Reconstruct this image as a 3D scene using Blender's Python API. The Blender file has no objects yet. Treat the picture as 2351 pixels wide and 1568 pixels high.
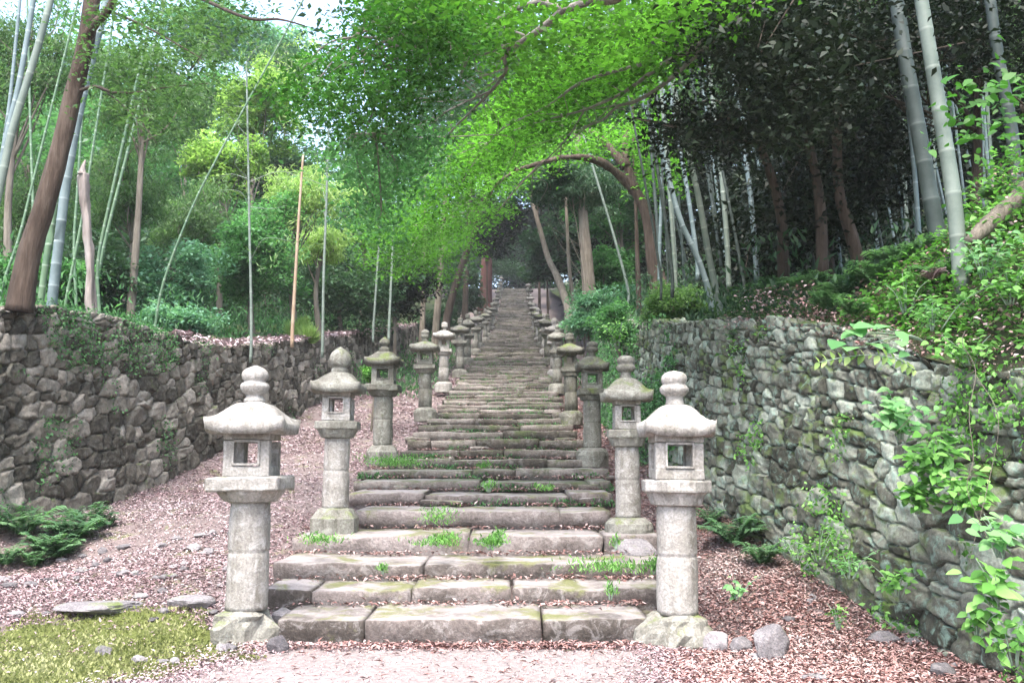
import bpy, math, random
import numpy as np
from mathutils import Vector
# ------------------------------------------------------------------ camera, sky, sun, exposure
scn = bpy.context.scene
EYE = 1.55; FPX = 2090.0; HOR = 1065.0; PITCH = math.atan((HOR-784)/FPX)
cam_d = bpy.data.cameras.new('camera'); cam = bpy.data.objects.new('camera', cam_d)
scn.collection.objects.link(cam); scn.camera = cam
cam.location = (0, 0, EYE); cam.rotation_euler = (math.pi/2+PITCH, 0, 0)
cam_d.sensor_width = 36; cam_d.lens = 36*FPX/2351; cam_d.clip_end = 2000; cam_d.clip_start = .05
world = bpy.data.worlds.new('World'); scn.world = world; world.use_nodes = True
wn = world.node_tree.nodes; wl = world.node_tree.links
sky = wn.new('ShaderNodeTexSky'); sky.sky_type = 'NISHITA'; sky.sun_disc = False
SUN_EL = math.radians(62); SUN_AZ = math.radians(192)      # azimuth clockwise from +Y: behind the camera, slightly left
sky.sun_elevation = SUN_EL; sky.sun_rotation = SUN_AZ; sky.dust_density = 4; sky.air_density = 1.0
wl.new(sky.outputs[0], wn['Background'].inputs[0]); wn['Background'].inputs[1].default_value = .15
sun_d = bpy.data.lights.new('sun', 'SUN'); sun = bpy.data.objects.new('sun', sun_d); scn.collection.objects.link(sun)
sun_d.energy = 1.2; sun_d.angle = math.radians(35); sun_d.color = (1, .98, .95)
sdir = Vector((math.sin(SUN_AZ)*math.cos(SUN_EL), math.cos(SUN_AZ)*math.cos(SUN_EL), math.sin(SUN_EL)))
sun.rotation_euler = sdir.to_track_quat('Z', 'Y').to_euler()
scn.view_settings.view_transform = 'Standard'; scn.view_settings.look = 'None'
scn.view_settings.exposure = 2.55; scn.view_settings.gamma = 1
scn.render.resolution_x = 1024; scn.render.resolution_y = 682
scn.cycles.max_bounces = 7; scn.cycles.diffuse_bounces = 4; scn.cycles.transmission_bounces = 5; scn.cycles.volume_bounces = 0

# ------------------------------------------------------------------ helpers
C = scn.collection
def at(px, py, d):
    """photograph pixel (2351 wide) + distance along Y -> world point"""
    u = (px-1175.5)/FPX; v = -(py-784)/FPX
    t = d/(math.cos(PITCH)-v*math.sin(PITCH))
    return np.array([u*t, d, EYE+t*(math.sin(PITCH)+v*math.cos(PITCH))])
def proj(P):
    P = np.asarray(P, float); y = P[:, 1]; z = P[:, 2]-EYE
    dep = y*math.cos(PITCH)+z*math.sin(PITCH); up = -y*math.sin(PITCH)+z*math.cos(PITCH)
    dep = np.maximum(dep, .01)
    return 1175.5+FPX*P[:, 0]/dep, 784-FPX*up/dep
def ppm(d): return FPX/d
def _h(i, j, k, s):
    n = (i*374761393+j*668265263+k*2147483647+s*1274126177) & 0xffffffff
    n = ((n ^ (n >> 13))*1274126177) & 0xffffffff
    n = ((n ^ (n >> 16))*2246822519) & 0xffffffff
    return ((n ^ (n >> 15)) & 0xffffff)/float(0xffffff)
def vnoise(P, s=0):
    P = np.asarray(P, float); I = np.floor(P).astype(np.int64); F = P-I; F = F*F*(3-2*F)
    r = 0
    for a in (0, 1):
        for b in (0, 1):
            for c in (0, 1):
                w = (F[:, 0] if a else 1-F[:, 0])*(F[:, 1] if b else 1-F[:, 1])*(F[:, 2] if c else 1-F[:, 2])
                r = r+w*_h(I[:, 0]+a, I[:, 1]+b, I[:, 2]+c, s)
    return r*2-1
def fbm(P, sc=1, octv=3, s=0):
    r = 0; a = 1; P = np.asarray(P, float)*sc
    for o in range(octv):
        r = r+a*vnoise(P, s+o*17); a *= .5; P = P*2.03
    return r
def norm(v): return v/np.maximum(np.linalg.norm(v, axis=-1, keepdims=True), 1e-9)

def mk(name, V, F, mat, parent=None, smooth=True, tint=None, local=False):
    V = np.asarray(V, np.float32).reshape(-1, 3)
    if parent is not None and not local: V = V-np.array(parent.location, np.float32)
    me = bpy.data.meshes.new(name)
    if isinstance(F, np.ndarray):
        n, k = F.shape
        me.vertices.add(len(V)); me.vertices.foreach_set('co', V.ravel())
        me.loops.add(n*k); me.loops.foreach_set('vertex_index', F.astype(np.int32).ravel())
        me.polygons.add(n); me.polygons.foreach_set('loop_start', np.arange(0, n*k, k, dtype=np.int32))
        me.update(calc_edges=True)
    else:
        me.from_pydata(V.tolist(), [], F); me.update()
    if smooth: me.polygons.foreach_set('use_smooth', np.ones(len(me.polygons), bool))
    if tint is not None:
        a = me.attributes.new('tint', 'FLOAT', 'POINT'); a.data.foreach_set('value', np.asarray(tint, np.float32))
    me.materials.append(mat)
    o = bpy.data.objects.new(name, me); C.objects.link(o)
    if parent is not None: o.parent = parent
    return o
def tag(o, label=None, cat=None, group=None, kind=None):
    if label: o['label'] = label
    if cat: o['category'] = cat
    if group: o['group'] = group
    if kind: o['kind'] = kind
    return o
def thing(name, label, cat, loc, group=None):
    o = bpy.data.objects.new(name, None); C.objects.link(o); o.location = [float(c) for c in loc]; o.empty_display_size = .2
    return tag(o, label, cat, group)
def copy_tree(o, parent=None):
    c = o.copy(); C.objects.link(c); c.parent = parent
    for ch in o.children: copy_tree(ch, c)
    return c
class MB:
    """collects vertices and quads/ngons"""
    def __init__(s): s.v = []; s.f = []; s.t = []; s.n = 0
    def add(s, V, F, t=0.5):
        V = np.asarray(V, float).reshape(-1, 3); s.v.append(V)
        s.f += [[int(i)+s.n for i in f] for f in F]; s.n += len(V)
        s.t.append(np.full(len(V), t) if np.isscalar(t) else np.asarray(t, float))
    def build(s, name, mat, parent=None, smooth=True, local=False):
        return mk(name, np.concatenate(s.v), s.f, mat, parent, smooth, np.concatenate(s.t), local)
def spline(pts, n):
    pts = np.asarray(pts, float); k = len(pts)
    if k == 2: return pts[0]+(pts[1]-pts[0])*np.linspace(0, 1, n)[:, None]
    P = np.vstack([2*pts[0]-pts[1], pts, 2*pts[-1]-pts[-2]]); out = []
    for t in np.linspace(0, k-1-1e-6, n):
        i = int(t); f = t-i; a, b, c, d = P[i:i+4]
        out.append(.5*((2*b)+(-a+c)*f+(2*a-5*b+4*c-d)*f*f+(-a+3*b-3*c+d)*f**3))
    return np.array(out)
def tube(path, rad, seg=10, rough=0, seed=0, flute=0):
    path = np.asarray(path, float); n = len(path); rad = np.broadcast_to(rad, (n,))
    T = norm(np.gradient(path, axis=0)); ref = np.array([0.31, .95, .05]); 
    if abs(T[0] @ norm(ref)) > .9: ref = np.array([1., 0, .1])
    A = norm(np.cross(T, ref)); B = np.cross(T, A)
    th = np.linspace(0, 2*np.pi, seg, endpoint=False)
    ring = A[:, None]*np.cos(th)[None, :, None]+B[:, None]*np.sin(th)[None, :, None]
    R = rad[:, None]*np.ones(seg)[None]
    if flute: R = R*(1+flute*np.sin(th*5+seed)[None]+flute*.6*np.sin(th*9+2*seed)[None])
    V = (path[:, None]+ring*R[..., None]).reshape(-1, 3)
    if rough:
        nz = fbm(V*np.array([1, 1, .35]), 1.2/max(rad.max(), .03)*.5, 3, seed); V = V+(ring.reshape(-1, 3))*(nz*rough*R.ravel())[:, None]
    F = [[i*seg+j, i*seg+(j+1) % seg, (i+1)*seg+(j+1) % seg, (i+1)*seg+j] for i in range(n-1) for j in range(seg)]
    F += [list(range(seg))[::-1], [(n-1)*seg+j for j in range(seg)]]
    return V, F
def leaves(P, rng, L, asp=.5, mode='flat', tilt=.45, fold=.12, A=None):
    """one rhombic leaf per point; mode sets how leaves hang"""
    n = len(P); th = rng.uniform(0, 2*np.pi, n)
    a = np.stack([np.cos(th), np.sin(th), rng.normal(0, tilt, n)], 1)
    if mode == 'droop': a[:, 2] = rng.normal(-.9, .5, n)
    if mode == 'rand': a = rng.normal(0, 1, (n, 3))
    if mode == 'up': a[:, 2] = np.abs(rng.normal(1.4, .6, n))
    if A is not None: a = A
    a = norm(a); up = norm(np.stack([rng.normal(0, tilt, n), rng.normal(0, tilt, n), np.ones(n)], 1))
    if mode in ('rand', 'droop', 'up'): up = norm(rng.normal(0, 1, (n, 3)))
    b = norm(np.cross(a, up)); c = np.cross(b, a)
    L = np.broadcast_to(L, (n,))*rng.uniform(.45, 1.4, n); W = L*asp*.5
    l = L[:, None]; w = W[:, None]
    V = np.stack([P, P+a*l*.42+b*w+c*l*fold, P+a*l-c*l*fold*.6, P+a*l*.42-b*w+c*l*fold], 1).reshape(-1, 3)
    return V, np.arange(4*n).reshape(n, 4)
def oval_leaves(P, rng, L, asp=.7, tilt=.5, A=None, face=.6):
    """eight-sided leaves with a point and a rounded base, turned partly towards the light in front"""
    n = len(P); th = rng.uniform(0, 2*np.pi, n); a = np.stack([np.cos(th), -np.abs(np.sin(th))*.8, rng.normal(-.25, tilt*.6, n)], 1) if A is None else A
    a = norm(a); up = norm(np.stack([rng.normal(0, tilt, n), rng.normal(-face, tilt, n), np.ones(n)], 1)); b = norm(np.cross(a, up)); c = np.cross(b, a)
    l = (np.broadcast_to(L, (n,))*rng.uniform(.6, 1.25, n))[:, None]; w = l*asp*.5
    q = [(0, 0), (.1, .62), (.38, 1), (.72, .62), (1, 0), (.72, -.62), (.38, -1), (.1, -.62)]
    return np.stack([P+a*l*t+b*w*s_+c*l*(abs(s_)*.10-t*t*.12) for t, s_ in q], 1).reshape(-1, 3), np.arange(8*n).reshape(n, 8)
def mk_leaves(name, P, T, rng, mat, L, asp=.5, mode='flat', tilt=.45, parent=None, A=None, local=False):
    if np.isscalar(L) and L >= .07 and mode == 'flat' and len(P) < 600:
        V, F = oval_leaves(P, rng, L, max(asp, .6), tilt, A); return mk(name, V, F, mat, parent, False, np.repeat(np.clip(T, 0, 1), 8), local)
    V, F = leaves(P, rng, L, asp, mode, tilt, A=A)
    return mk(name, V, F, mat, parent, False, np.repeat(np.clip(T, 0, 1), 4), local)
def clumpy(rng, n, c, r, k, cr, flat=.45, shell=.55, zmin=-1.0):
    """n leaf points in k clumps filling the ellipsoid (c, r)"""
    d = norm(rng.normal(0, 1, (k, 3))); rr = ((shell+(1-shell)*rng.random(k))*(1+.42*vnoise(d*1.7+rng.uniform(0, 50, 3), 3)))[:, None]
    Cn = d*rr; Cn[:, 2] = np.maximum(Cn[:, 2], zmin)
    Cn = np.asarray(c)+Cn*np.asarray(r); s = rng.uniform(.6, 1.35, k)
    i = rng.integers(0, k, n); g = rng.normal(0, 1, (n, 3)); g = g/np.maximum(1, np.linalg.norm(g, axis=1, keepdims=True)/1.6)
    P = Cn[i]+g*np.array([1, 1, flat])*(cr*s[i])[:, None]
    P[:, 2] -= flat*cr*.35*((g[:, 0]**2+g[:, 1]**2))
    T = rng.random(k)[i]*.5+rng.random(n)*.5
    return P, T, Cn
def inpoly(x, y, poly):
    r = np.zeros(len(x), bool); j = len(poly)-1
    for i in range(len(poly)):
        xi, yi = poly[i]; xj, yj = poly[j]
        m = ((yi > y) != (yj > y)) & (x < (xj-xi)*(y-yi)/((yj-yi) or 1e-9)+xi); r ^= m; j = i
    return r

# ------------------------------------------------------------------ materials
def new_mat(name):
    m = bpy.data.materials.new(name); m.use_nodes = True; nt = m.node_tree
    b = nt.nodes['Principled BSDF']; b.inputs['Specular IOR Level'].default_value = .25
    return m, nt, b
def N(nt, t, **kw):
    n = nt.nodes.new(t)
    for k, v in kw.items():
        if k in n.inputs: n.inputs[k].default_value = v
        else: setattr(n, k, v)
    return n
def ramp(nt, fac, stops):
    r = nt.nodes.new('ShaderNodeValToRGB'); e = r.color_ramp.elements
    while len(e) < len(stops): e.new(.5)
    for k, (p, c) in enumerate(stops):
        e[k].position = p; e[k].color = (*c, 1) if len(c) == 3 else (c[0], c[0], c[0], 1)
    nt.links.new(fac, r.inputs[0]); return r.outputs[0]
def noise(nt, co, scale, detail=4, rough=.6, dist=0):
    n = N(nt, 'ShaderNodeTexNoise', Scale=scale, Detail=detail, Roughness=rough, Distortion=dist); nt.links.new(co, n.inputs['Vector']); return n.outputs[0]
def mixc(nt, f, a, b, mode='MIX'):
    m = nt.nodes.new('ShaderNodeMix'); m.data_type = 'RGBA'; m.blend_type = mode
    for s, v in ((m.inputs[0], f), (m.inputs[6], a), (m.inputs[7], b)):
        if hasattr(v, 'is_linked'): nt.links.new(v, s)
        else: s.default_value = v if not isinstance(v, tuple) or len(v) == 4 else (*v, 1)
    return m.outputs[2]
def math_(nt, op, a, b=None, c=None):
    m = nt.nodes.new('ShaderNodeMath'); m.operation = op
    for s, v in zip(m.inputs, (a, b, c)):
        if v is None: continue
        if hasattr(v, 'is_linked'): nt.links.new(v, s)
        else: s.default_value = v
    return m.outputs[0]
def stone(name, cols, moss=.3, mossc=(.10, .13, .035), lichen=.0, scale=2.0, lichc=(.55, .58, .52), bump=.5, streak=False, rain=False, worn=None):
    m, nt, b = new_mat(name); g = N(nt, 'ShaderNodeNewGeometry'); P = g.outputs['Position']
    if streak:
        mp = N(nt, 'ShaderNodeMapping'); mp.inputs['Scale'].default_value = (1, 1, .35); nt.links.new(P, mp.inputs[0]); Pc = mp.outputs[0]
    else: Pc = P
    n1 = noise(nt, Pc, scale, 6, .65, .3); at_ = N(nt, 'ShaderNodeAttribute', attribute_name='tint')
    f = math_(nt, 'ADD', math_(nt, 'MULTIPLY', n1, .75), math_(nt, 'MULTIPLY', math_(nt, 'SUBTRACT', at_.outputs['Fac'], .5), .55))
    k = len(cols); col = ramp(nt, f, [(.16+.5*i/(k-1), c) for i, c in enumerate(cols)])
    n2 = noise(nt, P, scale*14, 5, .7)
    col = mixc(nt, 1.0, col, ramp(nt, n2, [(.3, (.62, .62, .62)), (.7, (1.3, 1.3, 1.3))]), 'MULTIPLY')
    if rain:                                                   # dark water stains running down
        mp2 = N(nt, 'ShaderNodeMapping'); mp2.inputs['Scale'].default_value = (1, 1, .12); nt.links.new(P, mp2.inputs[0])
        col = mixc(nt, 1.0, col, ramp(nt, noise(nt, mp2.outputs[0], 9, 5, .65, .3), [(.32, (.66, .645, .61)), (.52, (1.04, 1.04, 1.04))]), 'MULTIPLY')
    if worn:                                                   # pale wear on treads, with extra skylight brightness put into the colour
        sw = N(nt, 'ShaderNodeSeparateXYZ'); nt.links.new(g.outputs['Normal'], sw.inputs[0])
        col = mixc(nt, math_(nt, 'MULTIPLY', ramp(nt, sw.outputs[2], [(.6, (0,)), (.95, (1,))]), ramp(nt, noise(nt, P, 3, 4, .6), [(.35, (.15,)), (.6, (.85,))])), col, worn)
    if lichen:
        n3 = noise(nt, P, scale*3.1, 6, .75, .6)
        col = mixc(nt, math_(nt, 'MULTIPLY', ramp(nt, n3, [(.52, (0,)), (.62, (1,))]), lichen), col, lichc)
    if moss:
        sx = N(nt, 'ShaderNodeSeparateXYZ'); nt.links.new(g.outputs['Normal'], sx.inputs[0])
        n4 = noise(nt, P, scale*.9, 5, .7, .4)
        f = math_(nt, 'ADD', n4, math_(nt, 'MULTIPLY', sx.outputs[2], .10))
        thr = .74-.33*moss
        col = mixc(nt, math_(nt, 'MULTIPLY', ramp(nt, f, [(thr, (0,)), (thr+.12, (1,))]), .85), col, mixc(nt, n2, tuple(c*.6 for c in mossc), tuple(c*1.7 for c in mossc)))
    nt.links.new(col, b.inputs['Base Color']); b.inputs['Roughness'].default_value = .92
    bp = N(nt, 'ShaderNodeBump', Strength=bump, Distance=.03); n5 = noise(nt, P, scale*7, 8, .7)
    nt.links.new(n5, bp.inputs['Height']); nt.links.new(bp.outputs[0], b.inputs['Normal'])
    return m
def leafmat(name, cols, trans=.45, rough=.55, spec=.3):
    m, nt, b = new_mat(name); a = N(nt, 'ShaderNodeAttribute', attribute_name='tint')
    oi = N(nt, 'ShaderNodeObjectInfo')
    f = math_(nt, 'ADD', a.outputs['Fac'], math_(nt, 'MULTIPLY', math_(nt, 'SUBTRACT', oi.outputs['Random'], .5), .16))
    k = len(cols); col = ramp(nt, f, [(.1+.8*i/(k-1), c) for i, c in enumerate(cols)])
    nt.links.new(col, b.inputs['Base Color']); b.inputs['Roughness'].default_value = rough; b.inputs['Specular IOR Level'].default_value = spec
    tr = N(nt, 'ShaderNodeBsdfTranslucent'); nt.links.new(mixc(nt, 1.0, col, (1.15, 1.4, .78, 1), 'MULTIPLY'), tr.inputs[0])
    mx = N(nt, 'ShaderNodeMixShader'); mx.inputs[0].default_value = trans
    nt.links.new(b.outputs[0], mx.inputs[1]); nt.links.new(tr.outputs[0], mx.inputs[2]); nt.links.new(mx.outputs[0], nt.nodes['Material Output'].inputs[0])
    return m
def barkmat(name, cols, sc=14, vert=.13, bump=1.0):
    m, nt, b = new_mat(name); g = N(nt, 'ShaderNodeNewGeometry')
    mp = N(nt, 'ShaderNodeMapping'); mp.inputs['Scale'].default_value = (1, 1, vert); nt.links.new(g.outputs['Position'], mp.inputs[0])
    n1 = noise(nt, mp.outputs[0], sc, 6, .7); k = len(cols)
    n0 = noise(nt, g.outputs['Position'], 1.1, 4, .6)
    f = math_(nt, 'ADD', math_(nt, 'MULTIPLY', n1, .6), math_(nt, 'MULTIPLY', n0, .4))
    nt.links.new(ramp(nt, f, [(.3+.4*i/(k-1), c) for i, c in enumerate(cols)]), b.inputs['Base Color']); b.inputs['Roughness'].default_value = .9
    bp = N(nt, 'ShaderNodeBump', Strength=bump, Distance=.06); nt.links.new(n1, bp.inputs['Height']); nt.links.new(bp.outputs[0], b.inputs['Normal'])
    return m
def culmmat(name, c0, c1, band):
    m, nt, b = new_mat(name); a = N(nt, 'ShaderNodeAttribute', attribute_name='tint'); g = N(nt, 'ShaderNodeNewGeometry')
    n1 = noise(nt, g.outputs['Position'], 3.5, 5, .7); col = ramp(nt, n1, [(.3, c0), (.7, c1)])
    col = mixc(nt, a.outputs['Fac'], col, (*band, 1)); nt.links.new(col, b.inputs['Base Color']); b.inputs['Roughness'].default_value = .5
    return m
M = {}
M['lantern_pale'] = stone('lantern_pale', [(.15, .14, .122), (.275, .262, .24), (.365, .352, .33)], moss=.2, mossc=(.13, .14, .075), lichen=.6, scale=3.2, lichc=(.41, .40, .385), rain=True)
M['lantern_mid'] = stone('lantern_mid', [(.09, .085, .07), (.19, .185, .16), (.29, .28, .25)], moss=.40, lichen=.5, scale=3.2, lichc=(.36, .37, .33), rain=True)
M['lantern_dark'] = stone('lantern_dark', [(.06, .058, .048), (.13, .125, .105), (.21, .20, .175)], moss=.5, lichen=.4, scale=3.0, lichc=(.28, .30, .26), rain=True)
M['step'] = stone('step_stone', [(.07, .06, .052), (.155, .132, .122), (.245, .212, .20), (.33, .295, .285)], moss=.46, mossc=(.12, .13, .045), lichen=.35, scale=2.2, lichc=(.42, .40, .385), bump=1, worn=(.34, .31, .305))  # worn tone also paints top light onto the treads
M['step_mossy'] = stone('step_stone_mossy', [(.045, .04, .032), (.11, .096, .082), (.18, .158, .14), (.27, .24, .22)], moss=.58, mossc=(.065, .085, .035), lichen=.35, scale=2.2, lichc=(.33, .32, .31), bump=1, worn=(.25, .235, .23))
M['wall_left'] = stone('wall_brown', [(.045, .04, .031), (.115, .102, .082), (.185, .165, .137), (.29, .262, .225)], moss=.30, mossc=(.075, .10, .03), lichen=.25, scale=2.4, lichc=(.30, .30, .26), streak=True)
M['wall_right'] = stone('wall_green', [(.045, .045, .033), (.12, .122, .098), (.20, .21, .17), (.29, .32, .265)], moss=.56, mossc=(.065, .10, .025), lichen=.6, scale=2.6, lichc=(.22, .33, .27), streak=True)
M['rock'] = stone('rock_grey', [(.07, .065, .07), (.15, .14, .145), (.25, .235, .24)], moss=.25, lichen=.25, lichc=(.34, .32, .31), scale=4)
M['soil'] = stone('soil', [(.17, .135, .13), (.27, .22, .215), (.37, .315, .31)], moss=.25, mossc=(.12, .14, .05), scale=2.5, bump=1)
M['path'] = stone('path_sand', [(.22, .185, .18), (.34, .30, .292), (.43, .385, .375)], moss=0, scale=1.6, bump=.6)
M['forest_floor'] = stone('forest_floor', [(.03, .03, .018), (.06, .07, .03), (.10, .11, .05)], moss=.6, mossc=(.05, .08, .02), scale=.8)
M['moss'] = stone('moss', [(.10, .12, .03), (.18, .20, .05), (.26, .26, .11)], moss=.0, scale=5, bump=1)
M['bark_brown'] = barkmat('bark_brown', [(.022, .016, .012), (.07, .05, .038), (.14, .11, .088)])
M['bark_grey'] = barkmat('bark_grey', [(.06, .052, .042), (.15, .13, .105), (.25, .225, .185)])
M['bark_cedar'] = barkmat('bark_cedar', [(.04, .02, .018), (.10, .045, .038), (.16, .09, .075)], sc=9, vert=.06)
M['bark_dark'] = barkmat('bark_dark', [(.02, .017, .012), (.06, .045, .035), (.11, .085, .07)])
M['dead_wood'] = barkmat('dead_wood', [(.12, .10, .09), (.30, .26, .24), (.42, .39, .37)], sc=8)
M['twig'] = barkmat('twig', [(.09, .08, .07), (.20, .18, .16), (.30, .28, .25)], sc=12, vert=1)
M['culm_blue'] = culmmat('culm_blue', (.10, .14, .145), (.17, .22, .23), (.30, .35, .35))
M['culm_pale'] = culmmat('culm_pale', (.10, .13, .11), (.17, .205, .175), (.25, .285, .245))
M['culm_green'] = culmmat('culm_green', (.07, .13, .08), (.13, .20, .12), (.3, .36, .3))
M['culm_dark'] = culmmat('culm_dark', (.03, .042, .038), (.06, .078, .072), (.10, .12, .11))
M['culm_dry'] = culmmat('culm_dry', (.25, .17, .11), (.33, .265, .195), (.32, .26, .2))
M['leaf_maple'] = leafmat('leaf_maple', [(.035, .09, .014), (.075, .19, .025), (.125, .31, .04), (.18, .40, .06)], .5)
M['leaf_evergreen'] = leafmat('leaf_evergreen', [(.02, .06, .01), (.04, .13, .02), (.075, .21, .04)], .4, .5, .25)
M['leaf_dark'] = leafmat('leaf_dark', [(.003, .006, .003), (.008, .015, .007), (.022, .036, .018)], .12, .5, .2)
M['leaf_bamboo'] = leafmat('leaf_bamboo', [(.045, .09, .035), (.09, .165, .065), (.16, .26, .105)], .5)
M['leaf_yellow'] = leafmat('leaf_yellow', [(.13, .22, .06), (.25, .37, .11), (.40, .52, .21)], .5)
M['leaf_blue'] = leafmat('leaf_blue', [(.05, .13, .08), (.11, .24, .155), (.20, .37, .25)], .4)
M['leaf_mid'] = leafmat('leaf_mid', [(.03, .085, .035), (.07, .18, .07), (.14, .31, .13)], .45)
M['leaf_olive'] = leafmat('leaf_olive', [(.025, .055, .02), (.055, .11, .04), (.10, .18, .065)], .4)
M['leaf_cedar'] = leafmat('leaf_cedar', [(.02, .05, .025), (.04, .09, .045), (.08, .15, .08)], .3)
M['fern'] = leafmat('fern_leaf', [(.045, .11, .055), (.10, .20, .10), (.19, .33, .17)], .4)
M['herb'] = leafmat('herb_leaf', [(.05, .14, .03), (.10, .26, .05), (.22, .44, .12)], .4)
M['bigleaf'] = leafmat('broad_leaf', [(.08, .21, .075), (.14, .31, .12), (.22, .40, .17)], .4)
M['moss_blade'] = leafmat('moss_blade', [(.11, .125, .045), (.19, .205, .08), (.31, .315, .16)], .2, .8, .1)
M['litter'] = leafmat('dry_leaf', [(.23, .155, .162), (.33, .24, .25), (.41, .32, .333), (.50, .425, .44)], 0, .8, .1)
M['litter_red'] = leafmat('dry_leaf_red', [(.19, .105, .095), (.29, .18, .168), (.37, .26, .245), (.46, .375, .36)], 0, .8, .1)

# ------------------------------------------------------------------ terrain and stair profile
STEP = [(8.3, 1408), (9.1, 1342), (9.8, 1287), (10.7, 1225), (11.6, 1170), (12.7, 1133), (13.9, 1103), (15.1, 1080), (16.6, 1055),
        (17.9, 1034), (19.3, 1012), (20.8, 992), (22.2, 976), (23.7, 963), (25.2, 950)]
STEP = [(d, EYE+(HOR-y)*d/FPX) for d, y in STEP]
PY = [25.2, 31, 40, 52, 79, 100, 120, 139]; PZ = [2.94, 4.05, 5.65, 7.95, 12.9, 17.6, 23.0, 28.5]
y = 25.2; z = STEP[-1][1]
while z < 28.4:
    z += .17 if y < 60 else .2
    y = float(np.interp(z, PZ, PY)); STEP.append((y, z))
EX = [s[0] for s in STEP]; EZ = [0]+[s[1] for s in STEP[:-1]]
EX = [-50, 8.25]+EX[1:]+[180, 600]; EZ = [0, 0]+EZ[1:]+[31, 60]
def prof(y): return np.interp(y, EX, EZ)
def SC(y): return -.42+.0062*(np.asarray(y)-8.5)
LY = [-10, 4, 8, 12, 15, 18.5, 26, 36, 48, 60, 160]; LX = [-15, -9.8, -8.2, -6.75, -6.2, -6.0, -5.9, -5.6, -5.2, -5.4, -8]
def WLx(y): return np.interp(y, LY, LX)
RY = [-10, 3, 4.5, 6.5, 9.1, 12, 15, 22, 30, 60, 160]; RX = [7, 4.9, 4.4, 3.65, 3.1, 2.5, 2.3, 2.3, 2.5, 3, 6]
def WRx(y): return np.interp(y, RY, RX)
def top_from_px(pts, wx):
    ys = np.linspace(3, 60, 800); Y = []; Z = []
    for px, py in pts:
        u = (px-1175.5)/FPX; k = int(np.argmin(np.abs(wx(ys)/ys-u*1.02))); Y.append(ys[k]); Z.append(at(px, py, ys[k])[2])
    o = np.argsort(Y); return np.array(Y)[o], np.array(Z)[o]
LTy, LTz = top_from_px([(0, 690), (200, 712), (320, 738), (430, 765), (545, 795), (700, 780), (850, 765), (930, 757)], WLx)
RTy, RTz = top_from_px([(2351, 850), (2200, 838), (2050, 800), (1900, 765), (1800, 745), (1700, 738), (1560, 737), (1450, 738), (1400, 742)], WRx)
def WLt(y): return np.maximum(np.interp(y, LTy, LTz)+.2*np.maximum(0, y-LTy[-1]), 0)
def WRt(y): return np.interp(y, RTy, RTz)+.2*np.maximum(0, y-RTy[-1])
def smooth(x, a, b): t = np.clip((np.asarray(x)-a)/(b-a), 0, 1); return t*t*(3-2*t)
def ground_z(x, y):
    x = np.asarray(x, float); y = np.asarray(y, float); p = prof(y)
    s = np.abs(x-SC(y)); side = smooth(s, 1.9, 3.0)
    P = np.stack([x, y, np.zeros_like(x)], -1).reshape(-1, 3)
    n = (fbm(P, .9, 3, 5)*.06).reshape(x.shape)
    lift = .16*smooth(x, 1.5, 2.2)*smooth(y, 7, 9)+.10*np.exp(-((x-WLx(y))/.7)**2)*smooth(y, 6, 10)-.38*smooth(-x, 3.2, 6.4)*smooth(y, 9, 11.5)*(1-smooth(y, 14, 21))
    return p-.03+side*(n*smooth(y, 7.0, 9)+lift+.02)-.03*(1-side)*(y > 8.2)
def left_z(x, y):
    d = np.maximum(0, WLx(y)-.25-x); P = np.stack([x, y, 0*x], -1).reshape(-1, 3)
    return WLt(y)-.12+.12*np.minimum(d, 4)+.42*np.maximum(0, d-9)*smooth(y, 12, 30)+(fbm(P, .35, 3, 9)*.25).reshape(x.shape)*smooth(d, .3, 3)
def right_z(x, y):
    d = np.maximum(0, x-WRx(y)-.25); P = np.stack([x, y, 0*x], -1).reshape(-1, 3)
    near = 1-smooth(y, 8.2, 11.5)
    return WRt(y)-.1+near*1.25*smooth(d, 0, 1.6)+.12*np.minimum(d, 5)+.30*np.maximum(0, d-8)+(fbm(P, .4, 3, 19)*.2).reshape(x.shape)*smooth(d, .2, 2)
def terr(x, y):
    x = np.asarray(x, float); y = np.asarray(y, float)
    return np.where(x < WLx(y)-.2, left_z(x, y), np.where(x > WRx(y)+.2, right_z(x, y), ground_z(x, y)))
def grid(name, X, Y, zf, mat, kind='structure'):
    ny, nx = X.shape; V = np.stack([X, Y, zf(X, Y)], -1).reshape(-1, 3)
    i = np.arange(ny-1)[:, None]*nx+np.arange(nx-1)[None]; F = np.stack([i, i+1, i+nx+1, i+nx], -1).reshape(-1, 4)
    o = mk(name, V, F, mat); o['kind'] = kind; return o
ys = np.concatenate([np.linspace(-60, 5, 12)[:-1], np.linspace(5, 30, 300)[:-1], np.linspace(30, 160, 260)[:-1], np.linspace(160, 600, 30)])
xs = np.concatenate([np.linspace(-250, -9, 12)[:-1], np.linspace(-9, 5, 190)[:-1], np.linspace(5, 250, 12)])
grid('ground', *np.meshgrid(xs, ys), ground_z, M['soil'])
yy = np.concatenate([np.linspace(-8, 40, 130)[:-1], np.linspace(40, 300, 70)]); t = np.concatenate([np.linspace(0, 6, 30)[:-1], np.linspace(6, 140, 40)])
T_, Y_ = np.meshgrid(t, yy)
grid('hillside', (WLx(Y_)-.28-T_)[:, ::-1], Y_, left_z, M['forest_floor'])
grid('hillside', WRx(Y_)+.28+T_, Y_, right_z, M['forest_floor'])
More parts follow.
